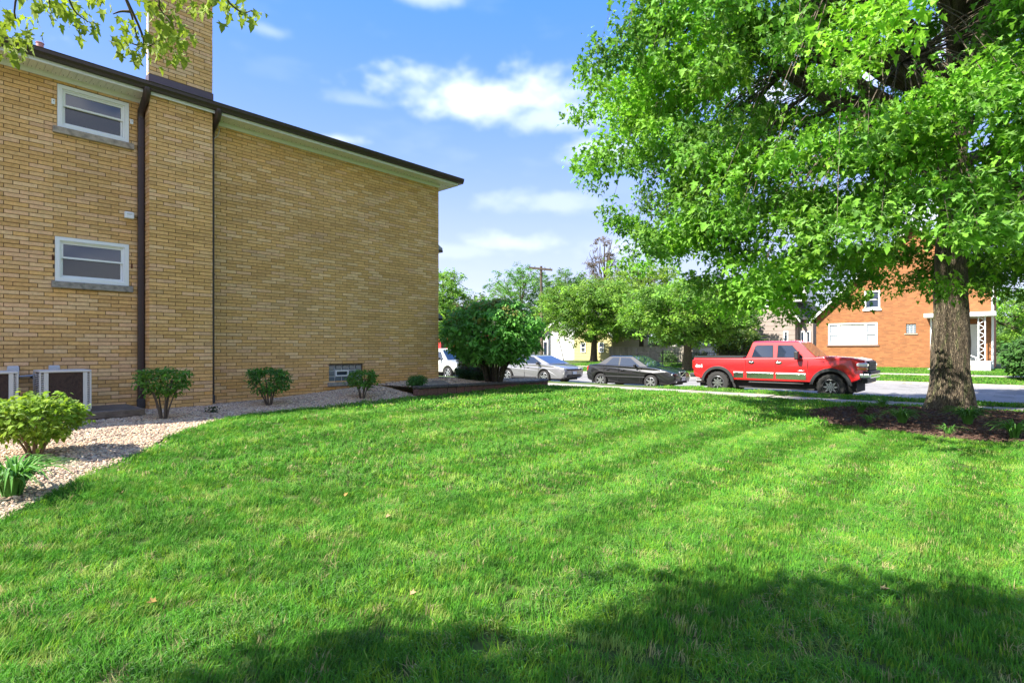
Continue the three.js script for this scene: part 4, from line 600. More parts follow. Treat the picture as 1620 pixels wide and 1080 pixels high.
function vehicle(o) {
  const v = thing(o.name, o.label, o.category, P(o.a, o.b, 0.0), CAR), W = o.width, B = 0.07, pm = o.paint;
  // outline with wheel arches, extruded across the width and drawn in at nose, tail and shoulder
  const s = new THREE.Shape(), top = o.top; s.moveTo(...top[0]); for (const p of top.slice(1)) s.lineTo(...p);
  const [wf, wr] = o.wheels, Ra = o.arch;
  const yb = o.sill, ang = Math.asin(Math.max(-0.9, Math.min(0.9, (yb - o.R) / Ra))), dx = Math.cos(ang) * Ra;
  s.lineTo(wf + dx, yb); s.absarc(wf, o.R, Ra, ang, Math.PI - ang, false); s.lineTo(wr + dx, yb); s.absarc(wr, o.R, Ra, ang, Math.PI - ang, false); s.lineTo(...o.tail);
  const g = new THREE.ExtrudeGeometry(s, { depth: W - 2 * B, bevelEnabled: true, bevelSize: B * 0.6, bevelThickness: B, bevelOffset: -B * 0.6, bevelSegments: 4, curveSegments: 14, steps: 1 }).translate(0, 0, -W / 2 + B);
  const xs = top.map((p) => p[0]), x0 = Math.min(...xs), x1 = Math.max(...xs), bend = (geo) => { const p = geo.attributes.position; for (let i = 0; i < p.count; i++) { const x = p.getX(i), y = p.getY(i), f = Math.max(0, (x - (x1 - 0.9)) / 0.9), r = Math.max(0, (x0 + 0.6 - x) / 0.6); p.setZ(i, p.getZ(i) * (1 - o.nose * f * f - o.rear * r * r - 0.05 * sstep(0.55, 0.15, y) - o.tuck * sstep(0.75, o.belt + 0.05, y))); } return geo; };
  mesh('body', toCreasedNormals(bend(g), 0.7), pm, v);
  mesh('underbody', span(x0 + 0.2, x1 - 0.3, o.R * 0.62, o.belt - 0.2, -W / 2 + 0.26, W / 2 - 0.26), M.dark, v);
  // cabin
  const { xb0, xb1, xr0, xr1, yb: cb, yr, wb, wr: cr } = o.cabin, roofIn = 0.1, lev = [[cb, xb0, xb1, wb], [yr - 0.05, lerp(xb0, xr0, 0.94), lerp(xb1, xr1, 0.94), cr], [yr - 0.012, xr0 + 0.05, xr1 - 0.05, cr - 0.07], [yr, xr0 + 0.2, xr1 - 0.22, cr - 0.22]], cp = [];
  const quad = (a, b, c, d) => cp.push(...a, ...b, ...c, ...a, ...c, ...d), ring = lev.map(([y, p, q, w]) => [[p, y, w], [q, y, w], [q, y, -w], [p, y, -w]]);
  for (let i = 0; i < 3; i++) for (let k = 0; k < 4; k++) quad(ring[i][k], ring[i][(k + 1) % 4], ring[i + 1][(k + 1) % 4], ring[i + 1][k]);
  quad(ring[3][0], ring[3][1], ring[3][2], ring[3][3]);
  const cg = new THREE.BufferGeometry(); cg.setAttribute('position', new THREE.Float32BufferAttribute(cp, 3)); cg.computeVertexNormals();
  const cabin = mesh('cabin', toCreasedNormals(cg, 0.5), pm, v);
  const zAt = (y) => lerp(wb, cr, (y - cb) / (yr - 0.05 - cb));
  const pane = (outline, sgn, name, mat, out = 0.006) => { const q = prism(outline, 0.012), p = q.attributes.position; for (let i = 0; i < p.count; i++) p.setZ(i, sgn * (zAt(p.getY(i)) + out - 0.012 + p.getZ(i))); if (sgn < 0) { for (let i = 0; i < p.count; i += 3) { const t = [p.getX(i + 1), p.getY(i + 1), p.getZ(i + 1)]; p.setXYZ(i + 1, p.getX(i + 2), p.getY(i + 2), p.getZ(i + 2)); p.setXYZ(i + 2, ...t); } } q.computeVertexNormals(); return mesh(name, q, mat, cabin); };
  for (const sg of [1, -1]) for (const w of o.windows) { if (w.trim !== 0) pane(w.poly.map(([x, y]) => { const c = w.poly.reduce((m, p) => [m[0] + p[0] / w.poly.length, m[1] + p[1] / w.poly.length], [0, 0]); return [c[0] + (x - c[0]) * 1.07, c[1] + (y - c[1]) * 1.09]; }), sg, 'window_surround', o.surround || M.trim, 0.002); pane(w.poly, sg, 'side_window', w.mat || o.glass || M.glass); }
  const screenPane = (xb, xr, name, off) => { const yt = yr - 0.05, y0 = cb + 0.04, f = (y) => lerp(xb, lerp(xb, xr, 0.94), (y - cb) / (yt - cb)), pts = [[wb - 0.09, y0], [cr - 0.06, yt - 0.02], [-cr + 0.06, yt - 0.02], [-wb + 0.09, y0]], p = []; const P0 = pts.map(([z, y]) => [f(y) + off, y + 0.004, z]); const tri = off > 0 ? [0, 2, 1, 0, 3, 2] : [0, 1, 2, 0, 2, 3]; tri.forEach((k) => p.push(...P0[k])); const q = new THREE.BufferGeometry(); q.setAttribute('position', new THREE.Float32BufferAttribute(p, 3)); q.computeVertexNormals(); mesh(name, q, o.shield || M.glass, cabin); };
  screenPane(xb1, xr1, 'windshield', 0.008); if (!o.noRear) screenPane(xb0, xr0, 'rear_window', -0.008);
  for (const z of [1, -1]) for (const x of [wf, wr]) wheel(v, x, z * (W / 2 - o.tyreW / 2 + (o.out || 0.0)), o.R, o.tyreW, o.style);
  // door gaps and handles
  const zs = (y, x) => { const f = Math.max(0, (x - (x1 - 0.9)) / 0.9); return (W / 2) * (1 - o.nose * f * f - o.tuck * sstep(0.75, o.belt + 0.05, y)); };
  for (const sg of [1, -1]) { for (const x of o.doors) mesh('door_gap', box(0.012, o.belt - yb - 0.1, 0.012).translate(x, (o.belt + yb) / 2, sg * (W / 2 - 0.004)), M.dark, v); for (const [x, y] of o.handles) mesh('door_handle', rbox(0.17, 0.04, 0.04, x, y, sg * (zs(y, x) + 0.006), 0.015, 2), o.handleMat || pm, v); }
  for (const sg of [1, -1]) { const m = part('mirror', v), [x, y] = o.mirror; m.position.set(x, y, sg * (o.cabin.wb + 0.02)); mesh('mirror_housing', rbox(o.mirrorSize[0], o.mirrorSize[1], o.mirrorSize[2], 0, 0, sg * (0.06 + o.mirrorSize[2] / 2), 0.04, 3), o.mirrorMat || pm, m); mesh('mirror_arm', rbox(0.06, 0.04, 0.14, 0.02, -0.05, sg * 0.04, 0.01, 1), M.trim, m); }
  return { v, W, zs, x0, x1 };
}
const carStyle = { rim: 0.68, spokes: 6, width: 0.26 };
{ // red pickup
  const red = paint(0.56, 0.005, 0.008), o = { name: 'pickup_truck', label: 'lifted red crew cab pickup truck with black wheel flares parked at the kerb', category: 'pickup truck', a: 22.06, b: -6.37, width: 1.96, paint: red,
    top: [[-3.0, 0.74], [-3.03, 1.1], [-3.01, 1.37], [-1.04, 1.385], [-0.98, 1.4], [1.3, 1.43], [1.7, 1.48], [2.45, 1.43], [2.8, 1.35], [2.86, 1.2], [2.86, 0.86], [2.7, 0.72]], tail: [-2.9, 0.62], wheels: [1.84, -2.02], R: 0.43, arch: 0.56, sill: 0.56, belt: 1.38, nose: 0.09, rear: 0.02, tuck: 0.035, tyreW: 0.3, out: 0.05, style: { rim: 0.6, spokes: 8, width: 0.085, twin: 1, tread: 1 },
    cabin: { xb0: -0.97, xb1: 1.42, xr0: -0.74, xr1: 0.78, yb: 1.39, yr: 2.02, wb: 0.92, wr: 0.81 }, glass: M.glass, windows: [{ poly: [[-0.76, 1.43], [-0.04, 1.43], [-0.06, 1.85], [-0.6, 1.85], [-0.66, 1.8]] }, { poly: [[0.13, 1.43], [0.96, 1.43], [0.6, 1.84], [0.14, 1.85]] }], surround: M.dark,
    doors: [-1.0, 0.05, 1.12], handles: [[-0.78, 1.24], [0.18, 1.24]], handleMat: M.chrome, mirror: [0.82, 1.5], mirrorSize: [0.14, 0.3, 0.22], mirrorMat: M.trim };
  const { v, zs } = vehicle(o), W = o.width;
  for (const sg of [1, -1]) for (const [x, r0, r1] of [[1.84, 0.54, 0.63], [-2.02, 0.54, 0.63]]) { const s = new THREE.Shape(); s.absarc(x, 0.43, r1, 0.12, Math.PI - 0.12, false); s.absarc(x, 0.43, r0, Math.PI - 0.15, 0.15, true); mesh('wheel_flare', new THREE.ExtrudeGeometry(s, { depth: 0.08, bevelEnabled: true, bevelSize: 0.012, bevelThickness: 0.02, bevelSegments: 2, curveSegments: 20 }).translate(0, 0, sg > 0 ? W / 2 - 0.035 : -W / 2 - 0.045), M.trim, v); }
  for (const sg of [1, -1]) { for (const [a, b] of [[-1.42, -1.05], [-0.94, 0.02], [0.09, 1.08]]) { mesh('chrome_trim', rbox(b - a, 0.2, 0.02, (a + b) / 2, 0.745, sg * (W / 2 + 0.004), 0.006, 1), M.chrome, v); mesh('trim_line', rbox(b - a, 0.02, 0.024, (a + b) / 2, 0.865, sg * (W / 2 + 0.006), 0.006, 1), M.white, v); } mesh('door_badge', rbox(0.22, 0.035, 0.012, 0.92, 0.955, sg * (W / 2 + 0.002), 0.004, 1), M.chrome, v); }
  for (const sg of [1, -1]) for (const x of [-0.78, 0.18]) mesh('handle_bezel', new THREE.CylinderGeometry(0.085, 0.085, 0.02, 20).rotateX(Math.PI / 2).scale(1.35, 0.85, 1).translate(x, 1.235, sg * (zs(1.235, x) - 0.004)), M.chrome, v);
  const tg = new TextGeometry('4x4', { font, size: 0.13, depth: 0.006, curveSegments: 3 }); mesh('bed_lettering', tg.translate(-2.92, 1.0, W / 2 * 0.985 + 0.002), std({ color: lin(0.75, 0.72, 0.72), roughness: 0.5 }), v);
  mesh('bed_rail', join([span(-2.98, -1.08, 1.38, 1.46, 0.84, 0.92), span(-2.98, -1.08, 1.38, 1.46, -0.92, -0.84), span(-2.98, -2.9, 1.38, 1.46, -0.84, 0.84), span(-1.16, -1.08, 1.38, 1.46, -0.84, 0.84)]), M.trim, v); mesh('bed_floor', span(-2.9, -1.16, 1.3, 1.395, -0.84, 0.84), M.dark, v);
  mesh('front_bumper', join([rbox(0.22, 0.17, 1.84, 2.87, 0.83, 0, 0.05, 3), rbox(0.16, 0.17, 0.2, 2.74, 0.83, 0.87, 0.05, 2), rbox(0.16, 0.17, 0.2, 2.74, 0.83, -0.87, 0.05, 2)]), M.chrome, v); mesh('bumper_cap', rbox(0.24, 0.08, 1.82, 2.87, 0.95, 0, 0.03, 2), M.trim, v); mesh('air_dam', rbox(0.2, 0.16, 1.6, 2.78, 0.66, 0, 0.04, 2), M.trim, v);
  mesh('grille', rbox(0.08, 0.34, 1.24, 2.86, 1.15, 0, 0.03, 2), M.trim, v); for (let i = 0; i < 4; i++) mesh('grille_bar', rbox(0.03, 0.018, 1.18, 2.9, 1.03 + i * 0.07, 0, 0.006, 1), M.dark, v);
  for (const sg of [1, -1]) { const h = mesh('headlight', rbox(0.34, 0.15, 0.3, 2.72, 1.19, sg * 0.765, 0.05, 3), M.lamp, v); mesh('turn_signal', rbox(0.3, 0.08, 0.3, 2.73, 1.065, sg * 0.765, 0.03, 2), M.amber, h); mesh('tail_light', rbox(0.1, 0.36, 0.12, -3.0, 1.12, sg * 0.9, 0.03, 2), M.redLamp, v); }
  mesh('rear_bumper', rbox(0.2, 0.16, 1.9, -3.06, 0.7, 0, 0.04, 2), M.trim, v); mesh('exhaust_tip', new THREE.CylinderGeometry(0.08, 0.07, 0.34, 18, 1, true).rotateZ(Math.PI / 2 + 0.05).translate(-2.72, 0.48, 0.86), std({ color: lin(0.12, 0.11, 0.1), roughness: 0.4, metalness: 0.8, side: THREE.DoubleSide }), v);
  for (let i = 0; i < 5; i++) mesh('roof_light', rbox(0.1, 0.035, 0.09, 0.62, 2.02, -0.5 + i * 0.25, 0.015, 2), M.redLamp, v);
  mesh('side_step', rbox(1.9, 0.06, 0.1, 0.05, 0.5, 0.86, 0.03, 2), M.trim, v);
  mesh('wiper', tube([V3(1.38, 1.45, 0.6), V3(1.3, 1.5, 0.2), V3(1.27, 1.52, -0.1)], [0.012, 0.01, 0.008], 5), M.dark, v);
}
{ // black sedan
  const black = paint(0.004, 0.004, 0.006), o = { name: 'sedan', label: 'black four door sedan parked between the grey hatchback and the red pickup', category: 'car', a: 22.06, b: -12.42, width: 1.8, paint: black,
    top: [[-2.14, 0.36], [-2.2, 0.62], [-2.16, 0.95], [-2.04, 1.02], [-1.6, 1.06], [0.7, 0.98], [1.3, 0.93], [1.85, 0.82], [2.1, 0.7], [2.16, 0.5], [2.1, 0.32], [1.9, 0.26]], tail: [-2.0, 0.3], wheels: [1.12, -1.38], R: 0.315, arch: 0.37, sill: 0.24, belt: 1.0, nose: 0.2, rear: 0.12, tuck: 0.06, tyreW: 0.21, style: carStyle,
    cabin: { xb0: -1.72, xb1: 0.95, xr0: -0.95, xr1: 0.12, yb: 0.97, yr: 1.44, wb: 0.8, wr: 0.66 }, windows: [{ poly: [[-1.18, 1.03], [-0.5, 1.01], [-0.5, 1.35], [-0.85, 1.34]] }, { poly: [[-0.42, 1.01], [0.55, 0.99], [0.05, 1.34], [-0.42, 1.35]] }],
    doors: [-1.2, -0.45, 0.62], handles: [[-1.0, 0.82], [-0.25, 0.8]], mirror: [0.42, 1.02], mirrorSize: [0.1, 0.12, 0.16] };
  const { v } = vehicle(o);
  for (const sg of [1, -1]) { mesh('headlight', rbox(0.34, 0.13, 0.34, 1.9, 0.66, sg * 0.6, 0.05, 3), M.lamp, v); mesh('turn_signal', rbox(0.16, 0.1, 0.05, 1.72, 0.66, sg * 0.79, 0.02, 2), M.amber, v); mesh('tail_light', rbox(0.1, 0.3, 0.12, -2.12, 0.82, sg * 0.74, 0.04, 2), M.redLamp, v); mesh('side_moulding', rbox(2.3, 0.05, 0.02, -0.3, 0.52, sg * 0.9, 0.008, 1), M.trim, v); mesh('fog_lamp', new THREE.CylinderGeometry(0.05, 0.05, 0.04, 14).rotateZ(Math.PI / 2).translate(2.1, 0.36, sg * 0.5), M.lamp, v); }
  mesh('grille', rbox(0.05, 0.2, 0.5, 2.12, 0.66, 0, 0.02, 2), M.dark, v); mesh('grille_surround', join([rbox(0.06, 0.03, 0.54, 2.13, 0.77, 0, 0.01, 1), rbox(0.06, 0.03, 0.5, 2.15, 0.55, 0, 0.01, 1), rbox(0.06, 0.2, 0.03, 2.14, 0.66, 0.26, 0.01, 1), rbox(0.06, 0.2, 0.03, 2.14, 0.66, -0.26, 0.01, 1), box(0.03, 0.03, 0.5).rotateX(0.36).translate(2.155, 0.66, 0)]), M.chrome, v);
  mesh('licence_plate', rbox(0.02, 0.13, 0.3, 2.185, 0.46, 0, 0.006, 1), M.plate, v); mesh('lower_intake', rbox(0.04, 0.1, 0.9, 2.12, 0.34, 0, 0.02, 1), M.dark, v);
}
{ // grey hatchback
  const grey = paint(0.24, 0.24, 0.255, 0.4), o = { name: 'hatchback', label: 'silver grey hatchback car parked behind the round bush', category: 'car', a: 22.06, b: -17.9, width: 1.82, paint: grey,
    top: [[-2.34, 0.4], [-2.4, 0.66], [-2.32, 0.95], [-2.2, 1.02], [0.75, 1.0], [1.35, 0.94], [1.8, 0.84], [2.0, 0.74], [2.04, 0.6], [1.98, 0.36], [1.8, 0.28]], tail: [-2.1, 0.32], wheels: [0.82, -1.62], R: 0.335, arch: 0.4, sill: 0.27, belt: 1.0, nose: 0.16, rear: 0.1, tuck: 0.05, tyreW: 0.21, style: { rim: 0.72, spokes: 5, width: 0.16, twin: 1 },
    cabin: { xb0: -2.2, xb1: 1.12, xr0: -1.7, xr1: 0.05, yb: 0.99, yr: 1.43, wb: 0.82, wr: 0.69 }, windows: [{ poly: [[-1.9, 1.05], [-1.6, 1.04], [-1.55, 1.26], [-1.7, 1.24]] }, { poly: [[-1.5, 1.03], [-0.5, 1.02], [-0.5, 1.34], [-1.4, 1.31]] }, { poly: [[-0.42, 1.02], [0.62, 1.01], [0.0, 1.33], [-0.42, 1.34]] }],
    doors: [-1.35, -0.45, 0.5], handles: [[-1.1, 0.84], [-0.22, 0.82]], mirror: [0.5, 1.03], mirrorSize: [0.12, 0.13, 0.18], mirrorMat: M.trim };
  const { v } = vehicle(o);
  for (const sg of [1, -1]) { mesh('headlight', join([rbox(0.28, 0.05, 0.3, 1.86, 0.78, sg * 0.66, 0.02, 2), rbox(0.06, 0.26, 0.06, 1.93, 0.64, sg * 0.76, 0.02, 2)]), M.lamp, v); mesh('side_intake', rbox(0.1, 0.2, 0.18, 1.93, 0.46, sg * 0.68, 0.03, 2), M.trim, v); mesh('sill_cladding', rbox(1.9, 0.1, 0.03, -0.62, 0.3, sg * 0.885, 0.01, 1), M.trim, v); mesh('tail_light', rbox(0.12, 0.12, 0.3, -2.33, 0.9, sg * 0.66, 0.03, 2), M.redLamp, v); }
  mesh('upper_grille', rbox(0.05, 0.09, 1.2, 2.0, 0.72, 0, 0.02, 2), M.trim, v); mesh('lower_intake', rbox(0.06, 0.15, 1.1, 2.01, 0.42, 0, 0.03, 2), M.trim, v); mesh('licence_plate', rbox(0.02, 0.13, 0.3, 2.05, 0.57, 0, 0.006, 1), M.plate, v); mesh('roof_spoiler', rbox(0.24, 0.03, 1.1, -1.78, 1.41, 0, 0.012, 1), M.trim, v);
}
{ // pale old sport utility car seen past the brick corner
  const pale = paint(0.55, 0.57, 0.52, 0.1), o = { name: 'utility_car', label: 'pale silver utility car seen between brick corner and arborvitae', category: 'car', a: 22.06, b: -25.6, width: 1.75, paint: pale,
    top: [[-2.0, 0.4], [-2.08, 0.8], [-2.02, 1.1], [0.9, 1.08], [1.4, 1.04], [1.9, 0.96], [2.02, 0.8], [2.02, 0.5], [1.85, 0.42]], tail: [-1.85, 0.4], wheels: [1.3, -1.25], R: 0.34, arch: 0.42, sill: 0.38, belt: 1.08, nose: 0.1, rear: 0.06, tuck: 0.03, tyreW: 0.22, style: carStyle,
    cabin: { xb0: -2.02, xb1: 1.2, xr0: -1.85, xr1: 0.55, yb: 1.07, yr: 1.7, wb: 0.82, wr: 0.68 }, windows: [{ poly: [[-1.8, 1.15], [-1.1, 1.14], [-1.1, 1.56], [-1.72, 1.55]] }, { poly: [[-1.0, 1.14], [-0.2, 1.13], [-0.2, 1.57], [-0.98, 1.57]] }, { poly: [[-0.08, 1.13], [0.85, 1.12], [0.52, 1.56], [-0.06, 1.57]] }], surround: M.dark,
    doors: [-1.05, -0.14, 0.9], handles: [[-0.85, 0.95], [0.05, 0.94]], mirror: [0.68, 1.16], mirrorSize: [0.12, 0.16, 0.18], mirrorMat: M.trim };
  const { v } = vehicle(o);
  for (const sg of [1, -1]) { mesh('headlight', rbox(0.2, 0.16, 0.3, 1.92, 0.84, sg * 0.62, 0.04, 2), M.lamp, v); mesh('tail_light', rbox(0.1, 0.3, 0.14, -2.03, 0.95, sg * 0.74, 0.03, 2), M.redLamp, v); }
  mesh('front_bumper', rbox(0.22, 0.2, 1.66, 1.98, 0.55, 0, 0.05, 2), M.trim, v); mesh('grille', rbox(0.05, 0.14, 0.8, 2.01, 0.84, 0, 0.02, 2), M.dark, v); mesh('roof_rack', join([rbox(1.9, 0.04, 0.04, -0.7, 1.75, 0.55, 0.015, 1), rbox(1.9, 0.04, 0.04, -0.7, 1.75, -0.55, 0.015, 1)]), M.white, v);
}
// ---------------------------------------------------------------- across the street: own x leads away from the street, own z runs along it to the right
const siding = (r, g, b) => std({ color: lin(r, g, b), map: rep(T.plain, 0.5), roughness: 0.8 });
const HM = { brick: std({ color: lin(0.4, 0.325, 0.27), map: rep(T.farBrick, 0.38, 0.38), roughness: 0.92 }), yellow: siding(0.42, 0.37, 0.17), pale: siding(0.5, 0.48, 0.45), beige: siding(0.3, 0.245, 0.21), roof: std({ color: lin(0.12, 0.11, 0.11), map: rep(T.shingle, 0.5), roughness: 0.95 }), palRoof: std({ color: lin(0.5, 0.48, 0.46), map: rep(T.shingle, 0.5), roughness: 0.9 }), redRoof: std({ color: lin(0.4, 0.1, 0.09), map: rep(T.shingle, 0.5), roughness: 0.9 }), blind: std({ color: lin(0.62, 0.6, 0.5), roughness: 0.7 }) };
const faceShape = (outline, holes, depth) => { const s = new THREE.Shape(outline.map(([z, y]) => new THREE.Vector2(z, y))); for (const [z0, z1, y0, y1] of holes) s.holes.push(new THREE.Path([[z0, y0], [z0, y1], [z1, y1], [z1, y0]].map(([z, y]) => new THREE.Vector2(z, y)))); return new THREE.ExtrudeGeometry(s, { depth, bevelEnabled: false }).rotateY(-Math.PI / 2).translate(depth, 0, 0); };
const fspan = (z0, z1, y0, y1, x0, x1) => span(x0, x1, y0, y1, z0, z1);
const fframe = (z0, z1, y0, y1, t, x0, x1) => join([fspan(z0, z1, y1 - t, y1, x0, x1), fspan(z0, z1, y0, y0 + t, x0, x1), fspan(z0, z0 + t, y0 + t, y1 - t, x0, x1), fspan(z1 - t, z1, y0 + t, y1 - t, x0, x1)]);
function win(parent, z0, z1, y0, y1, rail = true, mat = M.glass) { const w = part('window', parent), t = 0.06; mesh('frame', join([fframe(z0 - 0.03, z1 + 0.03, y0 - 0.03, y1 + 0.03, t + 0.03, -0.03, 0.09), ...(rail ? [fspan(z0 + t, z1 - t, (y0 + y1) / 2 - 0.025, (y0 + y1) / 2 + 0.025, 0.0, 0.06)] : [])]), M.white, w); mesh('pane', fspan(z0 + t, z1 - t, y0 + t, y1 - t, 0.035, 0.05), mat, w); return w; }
function gable(parent, z0, z1, ye, yp, d, over, mat, x0 = -0.35) { const zm = (z0 + z1) / 2, th = 0.16, k = (yp - ye) / (zm - z0), zo = over, pl = [[z0 - zo, ye - zo * k], [zm, yp], [z1 + zo, ye - zo * k], [z1 + zo, ye - zo * k + th], [zm, yp + th * 1.3], [z0 - zo, ye - zo * k + th]]; const r = mesh('roof', uvBox(faceShape(pl, [], d - x0).translate(x0, 0, 0)), mat, parent); const rk = pl.map(([z, y], i) => [z, i < 3 ? y - 0.1 : y - 0.06]); mesh('rake_trim', faceShape(rk, [], 0.03).translate(x0 - 0.035, 0, 0), M.white, r); return r; }
{ // brick house with picture window
  const h = thing('brick_house', 'orange brick house with white picture window behind the red pickup', 'house', P(38, -8.95, 0.5), TH), Y = -0.5, zw = 8.25, ye = 3.66 + Y, yp = 7.5 + Y;
  const pw = [0.66, 3.2, 2.0 + Y, 3.29 + Y], uw = [2.58, 3.3, 4.12 + Y, 5.12 + Y], gb = [4.56, 5.02, 2.62 + Y, 3.16 + Y], po = [5.75, 7.95, 0.62 + Y, 3.4 + Y];
  mesh('wall', uvBox(faceShape([[0, -0.2], [zw, -0.2], [zw, 5.3], [4.9, 8.1], [0, ye]], [pw, uw, gb, po], 0.3)), HM.brick, h);
  mesh('house_body', uvBox(join([fspan(0.01, 5.7, -0.2, ye, 0.29, 10), fspan(5.7, zw - 0.01, -0.2, ye, 1.7, 10), fspan(5.7, zw - 0.01, ye + 0.4, 5.2, 0.31, 10)])), HM.brick, h);
  mesh('porch_ceiling', fspan(5.72, zw - 0.02, 3.42 + Y, 3.52 + Y, 0.28, 1.7), M.white, h);
  { const r = mesh('roof', uvBox(faceShape([[-0.3, ye - 0.27], [4.9, 8.12], [zw + 0.3, 5.05], [zw + 0.3, 5.2], [4.9, 8.3], [-0.3, ye - 0.1]], [], 10.35).translate(-0.35, 0, 0)), HM.roof, h); mesh('rake_trim', faceShape([[-0.3, ye - 0.34], [4.9, 8.05], [zw + 0.3, 4.98], [zw + 0.3, 5.12], [4.9, 8.2], [-0.3, ye - 0.18]], [], 0.03).translate(-0.385, 0, 0), M.white, r); }
  const w = part('window', h), [a, b, c, d] = pw, t = 0.08;
  mesh('frame', join([fframe(a, b, c, d, t, -0.02, 0.12), fspan(a + 0.52, a + 0.62, c + t, d - t, -0.01, 0.11), fspan(b - 0.62, b - 0.52, c + t, d - t, -0.01, 0.11), fspan(a + t, a + 0.52, (c + d) / 2 - 0.04, (c + d) / 2 + 0.04, 0, 0.1), fspan(b - 0.52, b - t, (c + d) / 2 - 0.04, (c + d) / 2 + 0.04, 0, 0.1)]), M.white, w);
  for (const [p, q] of [[a + t, a + 0.52], [b - 0.52, b - t]]) mesh('side_pane', fspan(p, q, c + t, d - t, 0.05, 0.06), phys({ color: lin(0.3, 0.33, 0.36), roughness: 0.06, clearcoat: 1 }), w);
  mesh('blind', join([fspan(a + 0.62, (a + b) / 2 - 0.006, c + t, d - t, 0.06, 0.07), fspan((a + b) / 2 + 0.006, b - 0.62, c + t, d - t, 0.06, 0.07)]), HM.blind, w); mesh('sill', fspan(a - 0.08, b + 0.08, c - 0.09, c - 0.004, -0.07, 0.2), std({ color: lin(0.2, 0.12, 0.09), roughness: 0.9 }), w);
  const u = win(h, ...uw); mesh('sill', fspan(uw[0] - 0.1, uw[1] + 0.1, uw[2] - 0.14, uw[2] - 0.034, -0.08, 0.2), M.white, u);
  const g = part('glass_block_window', h); mesh('backing', fspan(gb[0], gb[1], gb[2], gb[3], 0.1, 0.2), M.white, g); for (let i = 0; i < 3; i++) for (let j = 0; j < 4; j++) mesh('glass_block', rbox(0.05, 0.11, 0.125, 0.08, gb[2] + 0.07 + j * 0.134, gb[0] + 0.078 + i * 0.153, 0.01, 1), phys({ color: lin(0.2, 0.24, 0.27), roughness: 0.1, clearcoat: 1 }), g); mesh('sill', fspan(gb[0] - 0.08, gb[1] + 0.08, gb[2] - 0.07, gb[2] - 0.003, -0.05, 0.2), M.limestone, g);
  mesh('downspout', join([fspan(5.66, 5.74, 0.1, ye, -0.1, -0.01), fspan(zw - 0.05, zw + 0.05, 0, 5.0, -0.12, -0.02)]), M.white, h);
  const porch = part('porch', h); mesh('stoop', fspan(6.75, 8.2, -0.2, 1.12 + Y, -1.15, 0.28), std({ color: lin(0.7, 0.69, 0.66), map: rep(T.stain, 0.6), roughness: 0.9 }), porch); mesh('side_wall', faceShape([[5.05, -0.2], [6.7, -0.2], [6.7, 1.1 + Y], [6.2, 1.0 + Y]], [], 0.25).translate(-1.1, 0, 0), M.white, porch);
  mesh('canopy', fspan(5.5, 8.4, 3.42 + Y, 3.62 + Y, -1.4, -0.02), M.white, porch); const post = []; for (const z of [7.72, 7.98]) post.push(fspan(z - 0.025, z + 0.025, 1.12 + Y, 3.42 + Y, -1.12, -1.07)); for (let i = 0; i < 12; i++) post.push(box(0.03, 0.03, 0.28).rotateX(i % 2 ? 0.6 : -0.6).translate(-1.095, 1.25 + Y + i * 0.185, 7.85)); mesh('trellis_post', join(post), M.white, porch);
  const rail = [box(0.05, 0.05, 1.7).rotateX(0.45).translate(-1.1, 1.65 + Y, 6.9)]; for (let i = 0; i < 7; i++) rail.push(box(0.025, 0.8, 0.025).translate(-1.1, 1.55 + Y - i * 0.115, 6.3 + i * 0.22)); mesh('railing', join(rail), M.white, porch); mesh('door', fspan(6.9, 7.7, 1.12 + Y, 3.1 + Y, 1.62, 1.69), M.white, porch);
}
{ // taupe house behind
  const h = thing('sided_house', 'taupe sided house with steep gable between tree and brick house', 'house', P(46, -16.4, 0.5), TH);
  mesh('wall', uvBox(faceShape([[0, -0.3], [4.2, -0.3], [4.2, 3.9], [2.1, 7.2], [0, 3.9]], [], 8)), HM.beige, h); gable(h, 0, 4.2, 3.9, 7.25, 8, 0.35, HM.roof);
  mesh('wing', uvBox(faceShape([[4.2, -0.3], [5.2, -0.3], [5.2, 3.5], [4.2, 3.5]], [], 5).translate(0.6, 0, 0)), HM.beige, h); mesh('wing_roof', fspan(4.15, 5.5, 3.5, 3.65, 0.3, 5.8), HM.roof, h);
  for (const [a, b, c, d] of [[1.9, 2.4, 4.6, 5.6], [3.3, 3.6, 1.2, 2.6]]) win(h, a, b, c, d).position.x = -0.05; for (const [a, b, c, d] of [[4.35, 4.62, 1.0, 2.6], [4.75, 5.02, 1.0, 2.6]]) win(h, a, b, c, d).position.x = 0.55;
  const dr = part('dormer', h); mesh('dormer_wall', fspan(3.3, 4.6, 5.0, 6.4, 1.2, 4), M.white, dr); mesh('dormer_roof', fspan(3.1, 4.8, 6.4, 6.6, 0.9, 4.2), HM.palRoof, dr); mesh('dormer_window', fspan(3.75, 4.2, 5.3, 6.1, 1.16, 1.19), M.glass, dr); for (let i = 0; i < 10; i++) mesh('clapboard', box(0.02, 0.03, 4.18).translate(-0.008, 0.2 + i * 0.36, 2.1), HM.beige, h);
  mesh('downspout', fspan(4.12, 4.2, 0, 3.6, -0.1, -0.02), M.brown, h);
}
{ // pale garage seen between the two houses
  const h = thing('white_garage', 'white garage with dark roof glimpsed left of the brick house', 'garage', P(50, -11.6, 0.4), TH); mesh('wall', uvBox(faceShape([[0, -0.3], [3, -0.3], [3, 2.2], [1.5, 3.4], [0, 2.2]], [], 5)), HM.pale, h); gable(h, 0, 3, 2.2, 3.45, 5, 0.25, HM.roof);
}
